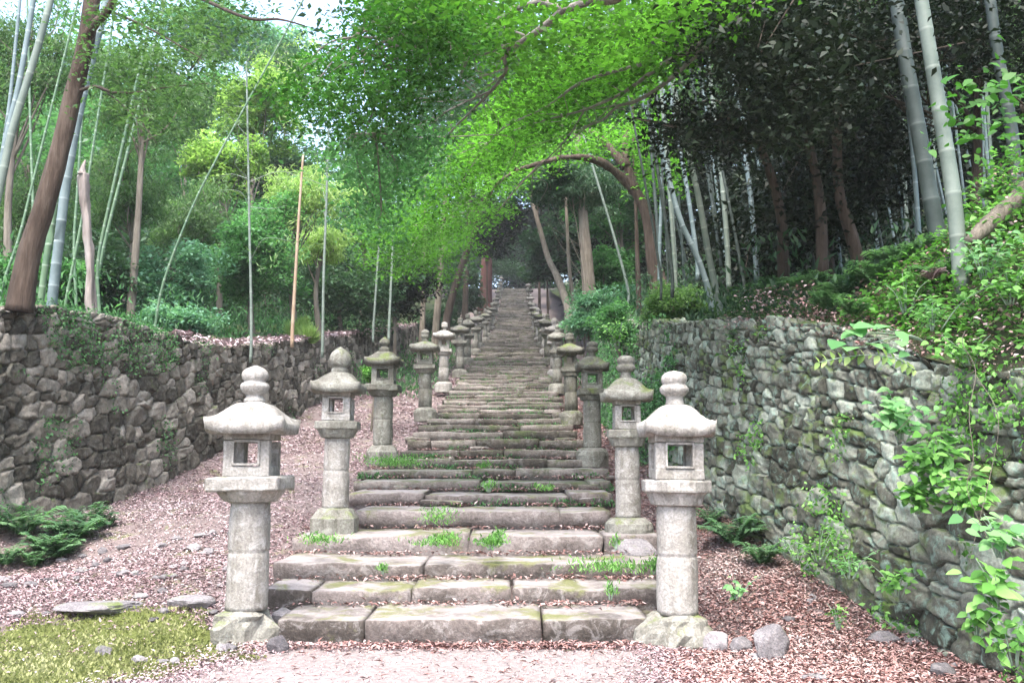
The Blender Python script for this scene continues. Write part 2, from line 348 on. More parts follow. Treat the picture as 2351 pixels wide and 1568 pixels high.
# sandy path sheet at the foot of the stairs
rng = np.random.default_rng(3)
def sheet(name, outline, mat, dz, step=.06, seed=0, label=None, kind='structure'):
    o = np.array(outline); x0, y0 = o.min(0)-.3; x1, y1 = o.max(0)+.3
    X, Y = np.meshgrid(np.arange(x0, x1, step), np.arange(y0, y1, step)); ny, nx = X.shape
    P = np.stack([X.ravel(), Y.ravel(), 0*X.ravel()], 1)
    w = fbm(P, 1.6, 4, seed)*.22; w2 = fbm(P, 1.6, 4, seed+7)*.22
    ins = inpoly(P[:, 0]+w, P[:, 1]+w2, outline).reshape(X.shape)
    Z = ground_z(X, Y)+dz+(fbm(P, 5, 2, seed)*.006).reshape(X.shape)
    i = np.arange(ny-1)[:, None]*nx+np.arange(nx-1)[None]; F = np.stack([i, i+1, i+nx+1, i+nx], -1)
    c = ins[:-1, :-1] & ins[1:, 1:] & ins[1:, :-1] & ins[:-1, 1:]; F = F[c]
    u, inv = np.unique(F, return_inverse=True); V = np.stack([X, Y, Z], -1).reshape(-1, 3)[u]
    ob = mk(name, V, inv.reshape(F.shape), mat); ob['kind'] = kind
    if label: tag(ob, label, 'moss')
    return ob
PATH = [(-2.9, 2.5), (-3.0, 6.2), (-2.7, 6.7), (-2.35, 7.4), (-2.2, 8.25), (-1, 8.3), (1.2, 8.3), (1.25, 7.9), (1.15, 7.2), (.95, 6.4), (.9, 2.5)]
sheet('path', PATH, M['path'], .008, .06, 1)
MOSS = [(-6.5, 7.4), (-5.0, 8.2), (-3.6, 9.1), (-2.75, 8.6), (-2.2, 7.9), (-2.35, 7.3), (-2.75, 6.6), (-3.1, 5.6), (-5, 5.8)]
sheet('moss', MOSS, M['moss'], .016, .05, 4, 'yellow-green carpet of moss on flat ground left of the sandy path', 'stuff')
MOSS2 = [(.75, 7.75), (1.15, 8.05), (1.3, 7.7), (1.1, 7.3), (.9, 7.4)]

# ------------------------------------------------------------------ dry stone walls
def rubble_wall(name, label, y0, y1, wx, zb, zt, side, mat, dens, depth, seed, big=1.0, lenstep=.0019, nv=120, cap=.55):
    r = np.random.default_rng(seed)
    ys = [y0]
    while ys[-1] < y1: ys.append(ys[-1]+max(.012, lenstep*ys[-1]))
    ys = np.array(ys); xs = wx(ys); seg = np.hypot(np.diff(ys), np.diff(xs)); U = np.concatenate([[0], np.cumsum(seg)])
    k = 25; ker = np.ones(2*k+1)/(2*k+1); xs = np.convolve(np.pad(xs, k, mode='reflect', reflect_type='odd'), ker, 'valid')
    Tn = norm(np.stack([np.gradient(xs), np.gradient(ys)], 1)); Nn = np.stack([Tn[:, 1], -Tn[:, 0]], 1)*side
    zbv = zb(ys)-.25; ztv = zt(ys)+fbm(np.stack([ys*1.3, 0*ys, 0*ys], 1), 1, 4, seed)*.07; H = ztv-zbv
    s = np.linspace(0, 1, nv)[None]*(H+cap)[:, None]                     # profile length
    h = np.minimum(s, H[:, None]); back = np.maximum(0, s-H[:, None])
    up = smooth(s, H[:, None]-.12, H[:, None]+.12)
    base = np.stack([xs[:, None]-Nn[:, 0:1]*(h*.09+back), ys[:, None]-Nn[:, 1:2]*(h*.09+back), zbv[:, None]+h], -1)
    Nrm = norm(np.stack([Nn[:, 0:1]*(1-up), Nn[:, 1:2]*(1-up), .1+up], -1))
    # seeds: size falls with height
    Ut = U[-1]; seeds = []; Hm = float((H+cap).max())
    tries = 0
    cell = {}
    v = -.1
    while v < Hm+.1:                                                     # rough courses, thinner towards the top
        f = 1.3-.85*min(1, max(0, v/Hm*1.1)); rh = dens*big*f*r.uniform(.26, .46); u = -.5-r.random()*.3; ph = r.uniform(0, 9)
        while u < Ut+.5:
            w = rh*r.choice([.7, 1.1, 1.6, 2.2, 3.0], p=[.2, .28, .26, .18, .08]); uc = u+w/2; vv = v+rh/2+.10*math.sin(uc*.55+ph*.15)+.06*math.sin(uc*1.7+ph)
            if r.random() < .2:                                          # two thin stones one above the other
                for q in (-.24, .24): cell.setdefault(int(uc), []).append((uc+r.normal(0, .03), vv+q*rh, w*.55, rh*.5))
            else: cell.setdefault(int(uc), []).append((uc, vv+r.normal(0, .10)*rh, w*r.uniform(.7, 1.1), rh))
            u += w
        v += rh
    S = np.array([q for c in cell.values() for q in c]); nS = len(S); ang = r.normal(0, .09, nS)
    print(name, 'stones', nS)
    Uc = np.repeat(U[:, None], nv, 1); warp = np.stack([Uc.ravel(), s.ravel(), np.zeros(Uc.size)], 1)
    Uw = Uc+(fbm(warp, 5.5, 4, seed+1)*.026).reshape(Uc.shape); Vw = s+(fbm(warp, 5.5, 4, seed+2)*.022).reshape(s.shape)
    D = np.zeros(Uc.shape); TI = np.zeros(Uc.shape)
    off = r.normal(0, .3, nS); tu = r.normal(0, .10, nS); tv = r.normal(.05, .10, nS); tt = r.random(nS)
    for a in range(0, len(ys), 60):
        b = min(a+60, len(ys)); m = (S[:, 0] > U[a]-1.6*big) & (S[:, 0] < U[b-1]+1.6*big); idx = np.where(m)[0]; s_ = S[idx]
        du = Uw[a:b].reshape(-1, 1)-s_[:, 0]; dv = Vw[a:b].reshape(-1, 1)-s_[:, 1]; ca, sa = np.cos(ang[idx]), np.sin(ang[idx])
        ST_ = 2.1; dist = du**2+(dv*ST_)**2-(s_[:, 2]*.32)**2
        o2 = np.argpartition(dist, 1, axis=1)[:, :2]; rr = np.arange(len(dist)); d0 = dist[rr, o2[:, 0]]; d1 = dist[rr, o2[:, 1]]
        sw = d0 > d1; f1 = np.where(sw, d1, d0); f2 = np.where(sw, d0, d1); w = np.where(sw, o2[:, 1], o2[:, 0]); w2 = np.where(sw, o2[:, 0], o2[:, 1])
        g = idx[w]; sep = np.hypot(s_[w, 0]-s_[w2, 0], (s_[w, 1]-s_[w2, 1])*ST_); gap = (f2-f1)/(2*np.maximum(sep, .03))
        q = smooth(gap, .005, .017); edge = 1-smooth(gap, .02, .07); x_, y_ = du[rr, w], dv[rr, w]
        pl1 = x_*tu[g]*1.3+y_*tv[g]*1.0; pl2 = x_*tv[g]*-1.4+y_*tu[g]*1.4+.008; pl3 = -x_*np.sign(tu[g])*.28+y_*np.sign(tv[g])*.12+S[g, 2]*.08
        hgt = q*(depth*.85+off[g]*depth*.22+np.minimum(np.minimum(pl1, pl2), pl3)-edge*.006)
        D[a:b] = hgt.reshape(b-a, nv); TI[a:b] = tt[g].reshape(b-a, nv)
    rough = (fbm(base.reshape(-1, 3)*np.array([1, 1, 1.7]), 9, 4, seed+5)*.024+fbm(base.reshape(-1, 3), 1.3, 2, seed+8)*.03).reshape(D.shape)
    V = base+Nrm*(D+rough*.6-depth*.9)[..., None]
    ny = len(ys); i = np.arange(ny-1)[:, None]*nv+np.arange(nv-1)[None]
    F = np.stack([i, i+1, i+nv+1, i+nv] if side < 0 else [i, i+nv, i+nv+1, i+1], -1).reshape(-1, 4)
    o = mk(name, V.reshape(-1, 3), F, mat, smooth=False, tint=TI.ravel()); tag(o, label, 'stone wall')
    return o, V, Nrm
zc = np.linspace(0, 1, 2)
wallL, WLV, WLN = rubble_wall('stone_wall', 'long brown dry stone retaining wall left of the leaf-strewn slope', 8.2, 52, WLx, lambda y: ground_z(WLx(y)+.3, y), WLt, 1, M['wall_left'], .62, .14, 11, 1.25, .00125, 190)
wallR, WRV, WRN = rubble_wall('stone_wall', 'mossy green dry stone retaining wall on the right beside the stairs', 4.6, 31, WRx, lambda y: ground_z(WRx(y)-.3, y), WRt, -1, M['wall_right'], .46, .14, 23, 1.2, .0013, 220)

# ------------------------------------------------------------------ stairs
def slab(mb, x0, x1, yf, yb, zb, zt, r, fine, tint):
    """a worn stone block with rounded front edge, displaced surfaces"""
    L = x1-x0; nx = max(3, int(L/fine)+1); h = zt-zb; e = min(.012, h*.1)
    uc = .02 if yf < 11.2 else .10
    prof_ = [(yf+uc, zb-.04), (yf+uc*.9, zb+h*.3), (yf-.006, zb+h*.5), (yf, zt-e*1.6), (yf+e*.45, zt-e*.45), (yf+e*1.6, zt)]
    nb = 3 if fine < .15 else 1
    prof_ += [(yf+e*1.6+(yb-yf-e*1.6)*k/nb, zt+.012*k/nb) for k in range(1, nb+1)]+[(yb, zb)]
    pr = np.array(prof_); m = len(pr); X = np.linspace(x0, x1, nx)
    endf = np.minimum(smooth(X, x0-.001, x0+.05), 1-smooth(X, x1-.05, x1+.001))
    V = np.zeros((nx, m, 3)); V[..., 0] = X[:, None]; V[..., 1] = pr[None, :, 0]; V[..., 2] = pr[None, :, 1]
    Vf = V.reshape(-1, 3); sd = int(r.integers(1e6))
    n1 = fbm(Vf, 2.2, 3, sd).reshape(nx, m); n2 = fbm(Vf, 2.6, 4, sd+3).reshape(nx, m); n3 = fbm(Vf, 9, 2, sd+9).reshape(nx, m)
    V[..., 1] += n1*.024+n3*.012; V[..., 2] += (n2*.016+n3*.008)*(V[..., 2] > zb+h*.3)
    V[..., 2] += (X-.5*(x0+x1))[:, None]*r.normal(0, .012)
    V[..., 1] += (1-endf)[:, None]*np.where(np.arange(m) < 6, .012, 0)[None]
    V[..., 2] -= (1-endf)[:, None]*.008*(pr[None, :, 1] > zb+h*.6)
    V[[0, -1], :, 0] += (fbm(V[0].reshape(-1, 3), 4, 2, sd+5)*.015)[None]
    F = [[i*m+j, (i+1)*m+j, (i+1)*m+j+1, i*m+j+1] for i in range(nx-1) for j in range(m-1)]
    F += [list(range(m)), [(nx-1)*m+j for j in range(m)][::-1]]
    mb.add(V.reshape(-1, 3), F, tint)
stair = thing('stone_staircase', 'long straight flight of worn mossy stone steps climbing through the trees', 'staircase', (float(SC(8.3)), 8.3, 0))
EDGE = [(-2.1, 1.22), (-2.42, 1.52), (-2.49, 1.64), (-2.54, 1.75), (-1.98, 1.25), (-2.25, 1.4), (-2.4, 1.5), (-2.5, 1.6), (-2.3, 1.6), (-2.2, 1.45)]
JOINT = {0: [-1.3, .27], 1: [-1.95, -.98, 0.0], 2: [-.93], 3: [-.5, 1.05], 4: [.6]}
rest = MB(); r = np.random.default_rng(77); step_line = []
for i, (yf, zt) in enumerate(STEP):
    zprev = 0 if i == 0 else STEP[i-1][1]; yn = STEP[i+1][0] if i+1 < len(STEP) else yf+1.2
    c = float(SC(yf)); a, b = EDGE[i] if i < len(EDGE) else (c-1.86+r.normal(0, .06), c+1.86+r.normal(0, .06))
    cuts = [a]+JOINT.get(i, []) if i in JOINT else [a]
    if i not in JOINT:
        while cuts[-1] < b-.9: cuts.append(cuts[-1]+r.uniform(.5, 2.2))
        if b-cuts[-1] < .3: cuts.pop()
    cuts = [q for q in cuts if q < b-.25]+[b]
    mb = MB() if i < 99 else rest
    fine = .05 if yf < 14 else (.09 if yf < 26 else (.16 if yf < 45 else .35))
    for k in range(len(cuts)-1):
        dy = r.normal(0, .02 if i < 5 else .05); dz = r.normal(0, .008 if i < 4 else .018); g = .002+abs(r.normal(0, .005))
        if i == 0: dy = [0, -.03, .02][k]
        slab(mb, cuts[k]+g, cuts[k+1]-g, yf+dy, yn+.12, zprev-.05, zt+dz, r, fine, float(np.clip(.5+r.normal(0, .22), 0, 1)))
        # split courses: a thinner stone under or a broken one, seen on many risers
        if i > 4 and r.random() < .4:
            xm = r.uniform(cuts[k], cuts[k+1]); w_ = r.uniform(.2, .6)
            slab(mb, xm-w_/2, xm+w_/2, yf-.05-r.uniform(0, .08), yf+.15, zprev-.03, zprev+(zt-zprev)*r.uniform(.35, .7), r, fine, float(r.random()))
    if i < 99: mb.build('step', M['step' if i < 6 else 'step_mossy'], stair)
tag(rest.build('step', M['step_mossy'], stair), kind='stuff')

# ------------------------------------------------------------------ stone lanterns
def lathe(mb, pr, seg=20, rough=.01, seed=0, lobes=0, lobe_amp=0, sq=None, t=.5):
    pr = np.array(pr, float); th = np.linspace(0, 2*np.pi, seg, endpoint=False)+(np.pi/seg)
    R = pr[:, 0:1]*np.ones(seg)[None]
    if lobes: R = R*(1+lobe_amp*(np.abs(np.cos(th*lobes/2))[None]-.5)*pr[:, 2:3])
    V = np.stack([R*np.cos(th), R*np.sin(th), pr[:, 1:2]+0*R], -1).reshape(-1, 3); m = len(pr)
    nn = fbm(V, 5, 3, seed)*rough; V = V+norm(V*np.array([1, 1, 0])+1e-6)*nn[:, None]
    F = [[i*seg+j, i*seg+(j+1) % seg, (i+1)*seg+(j+1) % seg, (i+1)*seg+j] for i in range(m-1) for j in range(seg)]
    F += [list(range(seg))[::-1], [(m-1)*seg+j for j in range(seg)]]; mb.add(V, F, t)
def rbox(mb, c, s, r, n=3, bev=.02, rough=.008):
    """box with bevelled edges and uneven faces"""
    c = np.array(c); s = np.array(s)/2; g = [np.concatenate([[-k], np.linspace(-k+bev, k-bev, n), [k]]) for k in s]; q = n+2
    idx = {}; V = []; F = []
    def vid(i, j, k):
        if (i, j, k) not in idx:
            p = np.array([g[0][i], g[1][j], g[2][k]]); ed = np.array([i in (0, q-1), j in (0, q-1), k in (0, q-1)])
            if ed.sum() >= 2: p = p-np.sign(p)*ed*bev*.42
            idx[(i, j, k)] = len(V); V.append(p)
        return idx[(i, j, k)]
    for a in range(q-1):
        for b in range(q-1):
            F += [[vid(0, a, b), vid(0, a, b+1), vid(0, a+1, b+1), vid(0, a+1, b)], [vid(q-1, a, b), vid(q-1, a+1, b), vid(q-1, a+1, b+1), vid(q-1, a, b+1)],
                  [vid(a, 0, b), vid(a+1, 0, b), vid(a+1, 0, b+1), vid(a, 0, b+1)], [vid(a, q-1, b), vid(a, q-1, b+1), vid(a+1, q-1, b+1), vid(a+1, q-1, b)],
                  [vid(a, b, 0), vid(a, b+1, 0), vid(a+1, b+1, 0), vid(a+1, b, 0)], [vid(a, b, q-1), vid(a+1, b, q-1), vid(a+1, b+1, q-1), vid(a, b+1, q-1)]]
    V = np.array(V); V = V+np.stack([fbm(V+c, 6, 3, int(r.integers(999)))*rough for _ in range(3)], 1)+c
    mb.add(V, F, .5)
def lantern(label, loc, H, mat, seed, roof=.80, slab_w=.68, box=.40, col=.19, finial='ball', base='boulder', slab_hex=0, hi=1, parts=None, dome=1.0, tilt=(0, 0), roofmat=None):
    s = H/({'ball': 2.165, 'stack': 2.13, 'onion': 2.183, 'knob': 2.103}[finial]+.355+.235*(dome-1)); r = np.random.default_rng(seed); root = thing('stone_lantern', label, 'stone lantern', loc, 'stone lanterns lining both sides of the stairs')
    root.rotation_euler = (tilt[0], tilt[1], 0); M_ = mat; m2 = roofmat or mat
    z = 0
    b = MB()
    if base == 'boulder':
        lathe(b, [(.34, -.25), (.33, -.04), (.31, .05), (.25, .12), (col+.04, .165), (col-.02, .21)], 26, .13, seed)
    elif base == 'hex':
        lathe(b, [(.36, -.2), (.36, .06), (.335, .09), (.27, .185), (.24, .20), (col, .21)], 6, .02, seed)
    else:
        lathe(b, [(.33, -.2), (.345, .04), (.33, .12), (.26, .19), (col+.01, .205)], 18, .03, seed)
    p = MB(); q = [(col*1.03, .2), (col*1.03, .5), (col, .715), (col*.955, .73), (col*.955, .745), (col, .76), (col*.99, 1.1), (col*.96, 1.22)]
    if hi: q = [(np.interp(zz, [a[1] for a in q], [a[0] for a in q]), zz) for zz in sorted(set(list(np.linspace(.2, 1.22, 26))+[.715, .73, .745, .76]))]
    lathe(p, q, 28 if hi else 12, .006, seed+1)
    pl = MB(); w = slab_w/2
    lathe(pl, [(col*.98, 1.20, 0), (col*1.25, 1.215, .6), (w*.86, 1.285, 1), (w*.93, 1.325, 1), (w*.9, 1.335, .2)], 48 if hi else 16, .004, seed+2, lobes=12, lobe_amp=.10)
    if slab_hex: lathe(pl, [(w*.98, 1.322), (w*1.12, 1.335), (w*1.14, 1.35), (w*1.14, 1.43), (w*1.10, 1.447), (w*.4, 1.455)], slab_hex, .006, seed+3)
    else: rbox(pl, (0, 0, 1.385), (slab_w, slab_w, .135), r, 6 if hi else 1, .018, .012)
    lb = MB(); w = box/2; fw = box*.235; z0 = 1.452; hb = .42
    n = 4 if hi else 1
    for sx in (-1, 1):
        for sy in (-1, 1): rbox(lb, (sx*(w-fw/2), sy*(w-fw/2), z0+hb/2), (fw, fw, hb-.16), r, n, .008, .004)
    rbox(lb, (0, 0, z0+.05), (box+.006, box+.006, .10), r, n, .01, .005); rbox(lb, (0, 0, z0+hb-.035), (box+.006, box+.006, .07), r, n, .01, .005)
    for sy in (-1, 1):                                       # raised window frame
        o_ = sy*(w+.004)
        for a_, c_, e_ in (((0, z0+.115), (box*.58, .022), 0), ((0, z0+hb-.085), (box*.58, .022), 0), ((-box*.28, z0+hb/2+.012), (.022, hb-.2), 0), ((box*.28, z0+hb/2+.012), (.022, hb-.2), 0)):
            rbox(lb, (a_[0], o_, a_[1]), (c_[0], .03, c_[1]), r, 1, .004, .001)
    rf = MB(); K = 23 if hi else 9; t = np.linspace(-1, 1, K); X, Y = np.meshgrid(t, t); rr = np.maximum(np.abs(X), np.abs(Y)); ct = np.minimum(np.abs(X), np.abs(Y))/np.maximum(rr, 1e-6)
    sm = np.sqrt(1+(ct**2)*(.0+.0*rr)); circ = 1/np.sqrt(1+ct**2); mixf = np.clip(rr, 0, 1)**1.3
    sc_ = circ*(1-mixf)+mixf*(1-.04*ct**6); z1 = z0+hb-.005; rw = roof/2
    ht = .082+.225*dome*np.interp(rr, [0, .2, .32, .45, .6, .72, .84, .93, 1], [1, .99, .96, .87, .68, .46, .23, .10, .03])+.06*ct**4*rr**5
    nz = fbm(np.stack([X.ravel()*rw, Y.ravel()*rw, 0*X.ravel()+seed], 1), 5, 3, seed).reshape(X.shape)*.010
    top = np.stack([X*rw*sc_*(1+nz), Y*rw*sc_*(1+nz), z1+ht+nz], -1)
    bt = np.stack([X*rw*sc_*.96, Y*rw*sc_*.975, z1-.012+.06*ct**4*rr**5], -1)
    i = np.arange(K-1)[:, None]*K+np.arange(K-1)[None]; F1 = np.stack([i, i+1, i+K+1, i+K], -1).reshape(-1, 4); F2 = F1[:, ::-1]+K*K
    ring = [(0, k) for k in range(K)]+[(k, K-1) for k in range(1, K)]+[(K-1, k) for k in range(K-2, -1, -1)]+[(k, 0) for k in range(K-2, 0, -1)]
    ri = [a*K+c for a, c in ring]; F3 = [[ri[k], ri[k]+K*K, ri[(k+1) % len(ri)]+K*K, ri[(k+1) % len(ri)]] for k in range(len(ri))]
    rf.add(np.concatenate([top.reshape(-1, 3), bt.reshape(-1, 3)]), F1.tolist()+F2.tolist()+F3, .5)
    fi = MB(); z2 = z1+.075+.235*dome-.012; sg = 22 if hi else 10
    if finial == 'ball': pr = [(.10, 0), (.105, .03), (.085, .055), (.085, .08), (.115, .10), (.135, .135), (.142, .165), (.13, .19), (.10, .205), (.098, .212), (.12, .235), (.13, .275), (.115, .315), (.075, .345), (.03, .362), (.006, .372)]
    elif finial == 'stack': pr = [(.085, 0), (.075, .05), (.08, .085), (.115, .10), (.138, .135), (.14, .165), (.12, .19), (.105, .198), (.12, .215), (.13, .25), (.12, .29), (.085, .32), (.03, .335), (.006, .337)]
    elif finial == 'onion': pr = [(.12, 0), (.12, .05), (.10, .06), (.105, .075), (.145, .11), (.165, .17), (.155, .24), (.12, .30), (.07, .345), (.03, .37), (.005, .39)]
    elif finial == 'knob': pr = [(.12, 0), (.12, .06), (.075, .08), (.07, .11), (.10, .14), (.115, .18), (.10, .23), (.06, .27), (.02, .30), (.005, .31)]
    pr = np.array(pr); zz = np.linspace(0, pr[-1, 1], 26 if hi else 12); pr = [(np.interp(a, pr[:, 1], pr[:, 0]), z2+a) for a in zz]
    lathe(fi, pr, sg, .008, seed+9)
    for nm, m, mt in (('base', b, M['lantern_mid'] if hi else M_), ('pillar', p, M_), ('platform', pl, m2), ('light_box', lb, M_), ('roof', rf, m2), ('finial', fi, m2)):
        m.v = [v*s for v in m.v]; ob = m.build(nm, mt, root, smooth=nm not in ('light_box',), local=True)
        if nm in ('roof', 'platform', 'base'): ob.data.polygons.foreach_set('use_smooth', [False]*len(ob.data.polygons)) if nm != 'roof' else None
    return root
def lan_px(px, pyb, pyt, d):
    p = at(px, pyb, d); pt = at(px, pyt, d); return p, float(pt[2]-p[2])
LA = [  # px, base y, top y, distance, label, kwargs
 (564, 1462, 843, 8.45, 'large pale stone lantern on a boulder, nearest on the left of the stairs', dict(mat='lantern_pale', roof=.78, slab_w=.70, box=.44, col=.195, finial='ball')),
 (768, 1210, 798, 11.2, 'stone lantern with tall onion finial on six-sided base, second on the left', dict(mat='lantern_pale', roof=.74, slab_w=.62, box=.40, col=.185, finial='onion', base='hex', roofmat='lantern_mid', slab_hex=6)),
 (878, 1052, 775, 17.0, 'dark mossy stone lantern on a slanted grey base, third on the left', dict(mat='lantern_mid', roof=.76, slab_w=.68, box=.46, col=.20, finial='knob', base='hex', roofmat='lantern_dark')),
 (976, 957, 757, 24.3, 'stone lantern with wide flat roof, fourth on the left beside the grey tree trunk', dict(mat='lantern_mid', roof=.86, slab_w=.64, box=.46, col=.19, finial='ball', base='round', dome=.9)),
 (1018, 893, 740, 31, 'slim stone lantern on a round base, fifth on the left', dict(mat='lantern_pale', roof=.85, slab_w=.62, box=.40, col=.19, finial='stack', base='round')),
 (1557, 1474, 855, 8.3, 'large pale stone lantern with chipped roof edge, nearest on the right of the stairs', dict(mat='lantern_pale', roof=.69, slab_w=.60, box=.455, col=.19, finial='stack', slab_hex=8)),
 (1443, 1232, 818, 11.2, 'stone lantern with spotted domed roof on a rounded block, second on the right', dict(mat='lantern_pale', roof=.73, slab_w=.56, box=.37, col=.175, finial='stack', base='round', slab_hex=6, dome=1.15, roofmat='lantern_mid')),
 (1360, 1058, 785, 16.7, 'weathered stone lantern with short pillar and thick round base, third on the right', dict(mat='lantern_mid', roof=.72, slab_w=.62, box=.42, col=.19, finial='stack', base='round', roofmat='lantern_dark')),
 (1312, 965, 765, 23.8, 'dark stone lantern with a wide tent-shaped roof, fourth on the right', dict(mat='lantern_dark', roof=.80, slab_w=.56, box=.36, col=.19, finial='stack', base='round', dome=.9)),
 (1280, 897, 745, 31, 'slender mossy stone lantern, fifth on the right', dict(mat='lantern_mid', roof=.78, slab_w=.62, box=.40, col=.19, finial='knob', base='round')),
]
lan_pos = []
for k, (px, pb, ptp, d, lab, kw) in enumerate(LA):
    p, H = lan_px(px, pb, ptp, d); kw = dict(kw); kw['mat'] = M[kw['mat']]
    if 'roofmat' in kw: kw['roofmat'] = M[kw['roofmat']]
    zb = p[2]+.06; hi = k % 5 < 3
    lantern(lab, (p[0], p[1], zb), H-.06, seed=100+k*13, hi=hi, tilt=(0, math.radians([0, .5, 0, -.6, .5, .6, 0, .4, -.8, .3][k])), **kw); lan_pos.append((p[0], p[1]))
ORD = ['sixth', 'seventh', 'eighth', 'ninth', 'tenth', 'eleventh', 'twelfth', 'thirteenth', 'fourteenth', 'fifteenth', 'sixteenth', 'topmost']
FAR = [38.5, 45.5, 52.5, 60, 68, 76.5, 86, 95.5, 105, 115, 126, 137.5]
protos = {}
for k, d in enumerate(FAR):
    for sgn, sd in ((-1, 'left'), (1, 'right')):
        v = (k*2+(sgn > 0)) % 4; x = float(SC(d))+sgn*(2.02+.04*math.sin(k*3+sgn)); z = float(prof(d))+.12
        lab = f'small distant stone lantern, {ORD[k]} up the {sd} side of the stairs' if k < 11 else f'tiny distant stone lantern at the top of the stairs on the {sd}'
        if v not in protos:
            protos[v] = lantern(lab, (x, d, z), 2.42, M[['lantern_mid', 'lantern_pale', 'lantern_mid', 'lantern_dark'][v]], 300+v, roof=[.85, .95, .8, .9][v], finial=['ball', 'onion', 'stack', 'knob'][v], base='round', hi=0, dome=[1, .9, 1.2, 1][v])
        else:
            o = copy_tree(protos[v]); o.location = (x, d, z); o['label'] = lab; s_ = .94+.1*((k*7+sgn) % 5)/5; o.scale = (s_,)*3

# ------------------------------------------------------------------ vegetation builders
def pxpath(pts): return np.array([at(*p) for p in pts])
def trunk_mesh(name, path, r0, r1, mat, parent, n=30, seg=12, rough=.12, seed=0, flute=0, flare=0):
    p = spline(path, n); t = np.linspace(0, 1, n); rad = r0+(r1-r0)*t+flare*r0*np.exp(-t*14)
    V, F = tube(p, rad, seg, rough, seed, flute); m = MB(); m.add(V, F); return m.build(name, mat, parent), p
def branches(name, paths, mat, parent, seed=0, seg=6):
    if 1 < len(paths) <= 6: return [branches(name, [q], mat, parent, seed+i, seg) for i, q in enumerate(paths)]
    m = MB()
    for path, r0, r1 in paths:
        n = max(5, len(path)*4); p = spline(path, n); V, F = tube(p, np.linspace(r0, r1, n), seg, .1, seed); m.add(V, F)
    return m.build(name, mat, parent)
def limb_to(rng, a, b, sag=.1):
    m = (a+b)/2+rng.normal(0, .12, 3)*np.linalg.norm(b-a); m[2] += sag*np.linalg.norm(b-a); return np.array([a, m, b])
def crown_tree(label, px, py, d, rw, rh, leaf, n=5000, L=.16, name='broadleaf_tree', cat='tree', group=None, bark='bark_grey', k=38, flat=.6, mode='flat', asp=.5, seed=0, tr=.09, dd=.8, cr=.25, trunk_px=None):
    if cat == 'bush': tr = .03
    r = np.random.default_rng(seed+int(px*7+py)); c = at(px, py, d); R = np.array([rw, dd*(rw+rh)/2, rh])*d/FPX
    bx = c[0] if trunk_px is None else at(trunk_px, py, d)[0]
    bz = float(terr(np.array([bx]), np.array([d]))[0]); bz = min(bz, c[2]-R[2]*.6)
    root = thing(name, label, cat, (bx, d, bz), group)
    path = np.array([[bx, d, bz-.3], [bx+(c[0]-bx)*.5+r.normal(0, .15), d, bz+(c[2]-bz)*.5], [c[0], d, c[2]+R[2]*.5]])
    trunk_mesh('trunk', path, tr*1.3, tr*.35, M[bark], root, 14, 8, .08, seed)
    P, T, Cn = clumpy(r, n, c, R, k, cr*(R[0]+R[2])/2, flat, .3)
    cd = np.linalg.norm((Cn-c)/R, axis=1); br = []
    for q in Cn[::2]:
        s = path[1]+(path[2]-path[1])*r.uniform(0, .9); br.append((limb_to(r, s, q), tr*.35, tr*.08))
    branches('branch', br, M[bark], root, seed, 5)
    mk_leaves('foliage', P, T, r, M[leaf], L, asp, mode, .5, root)
    return root
def spray_leaves(rng, Cn, n, rad, flat=.18, tint=None, droop=.15):
    """flat leafy sprays around the points Cn"""
    k = len(Cn); i = np.repeat(np.arange(k), n); g = rng.normal(0, 1, (k*n, 3)); q = np.hypot(g[:, 0], g[:, 1]); g[q > 1.7] *= .6
    s = rng.uniform(.6, 1.4, k)[i]; P = Cn[i]+g*np.array([1, 1, flat])*(rad*s)[:, None]; P[:, 2] -= droop*rad*(g[:, 0]**2+g[:, 1]**2)
    t = rng.random(k)[i] if tint is None else tint[i]
    return P, t*.6+rng.random(k*n)*.4
def poly_pts(rng, poly, n, dfun, jit=1.0):
    a = np.array(poly, float); x0, y0 = a.min(0); x1, y1 = a.max(0); out = []
    while len(out) < n:
        px, py = rng.uniform(x0, x1), rng.uniform(y0, y1)
        if inpoly(np.array([px]), np.array([py]), poly)[0]: out.append(at(px, py, dfun(px, py)+rng.normal(0, jit)))
    return np.array(out)

# ------------------------------------------------------------------ overhanging trees
rng = np.random.default_rng(42)
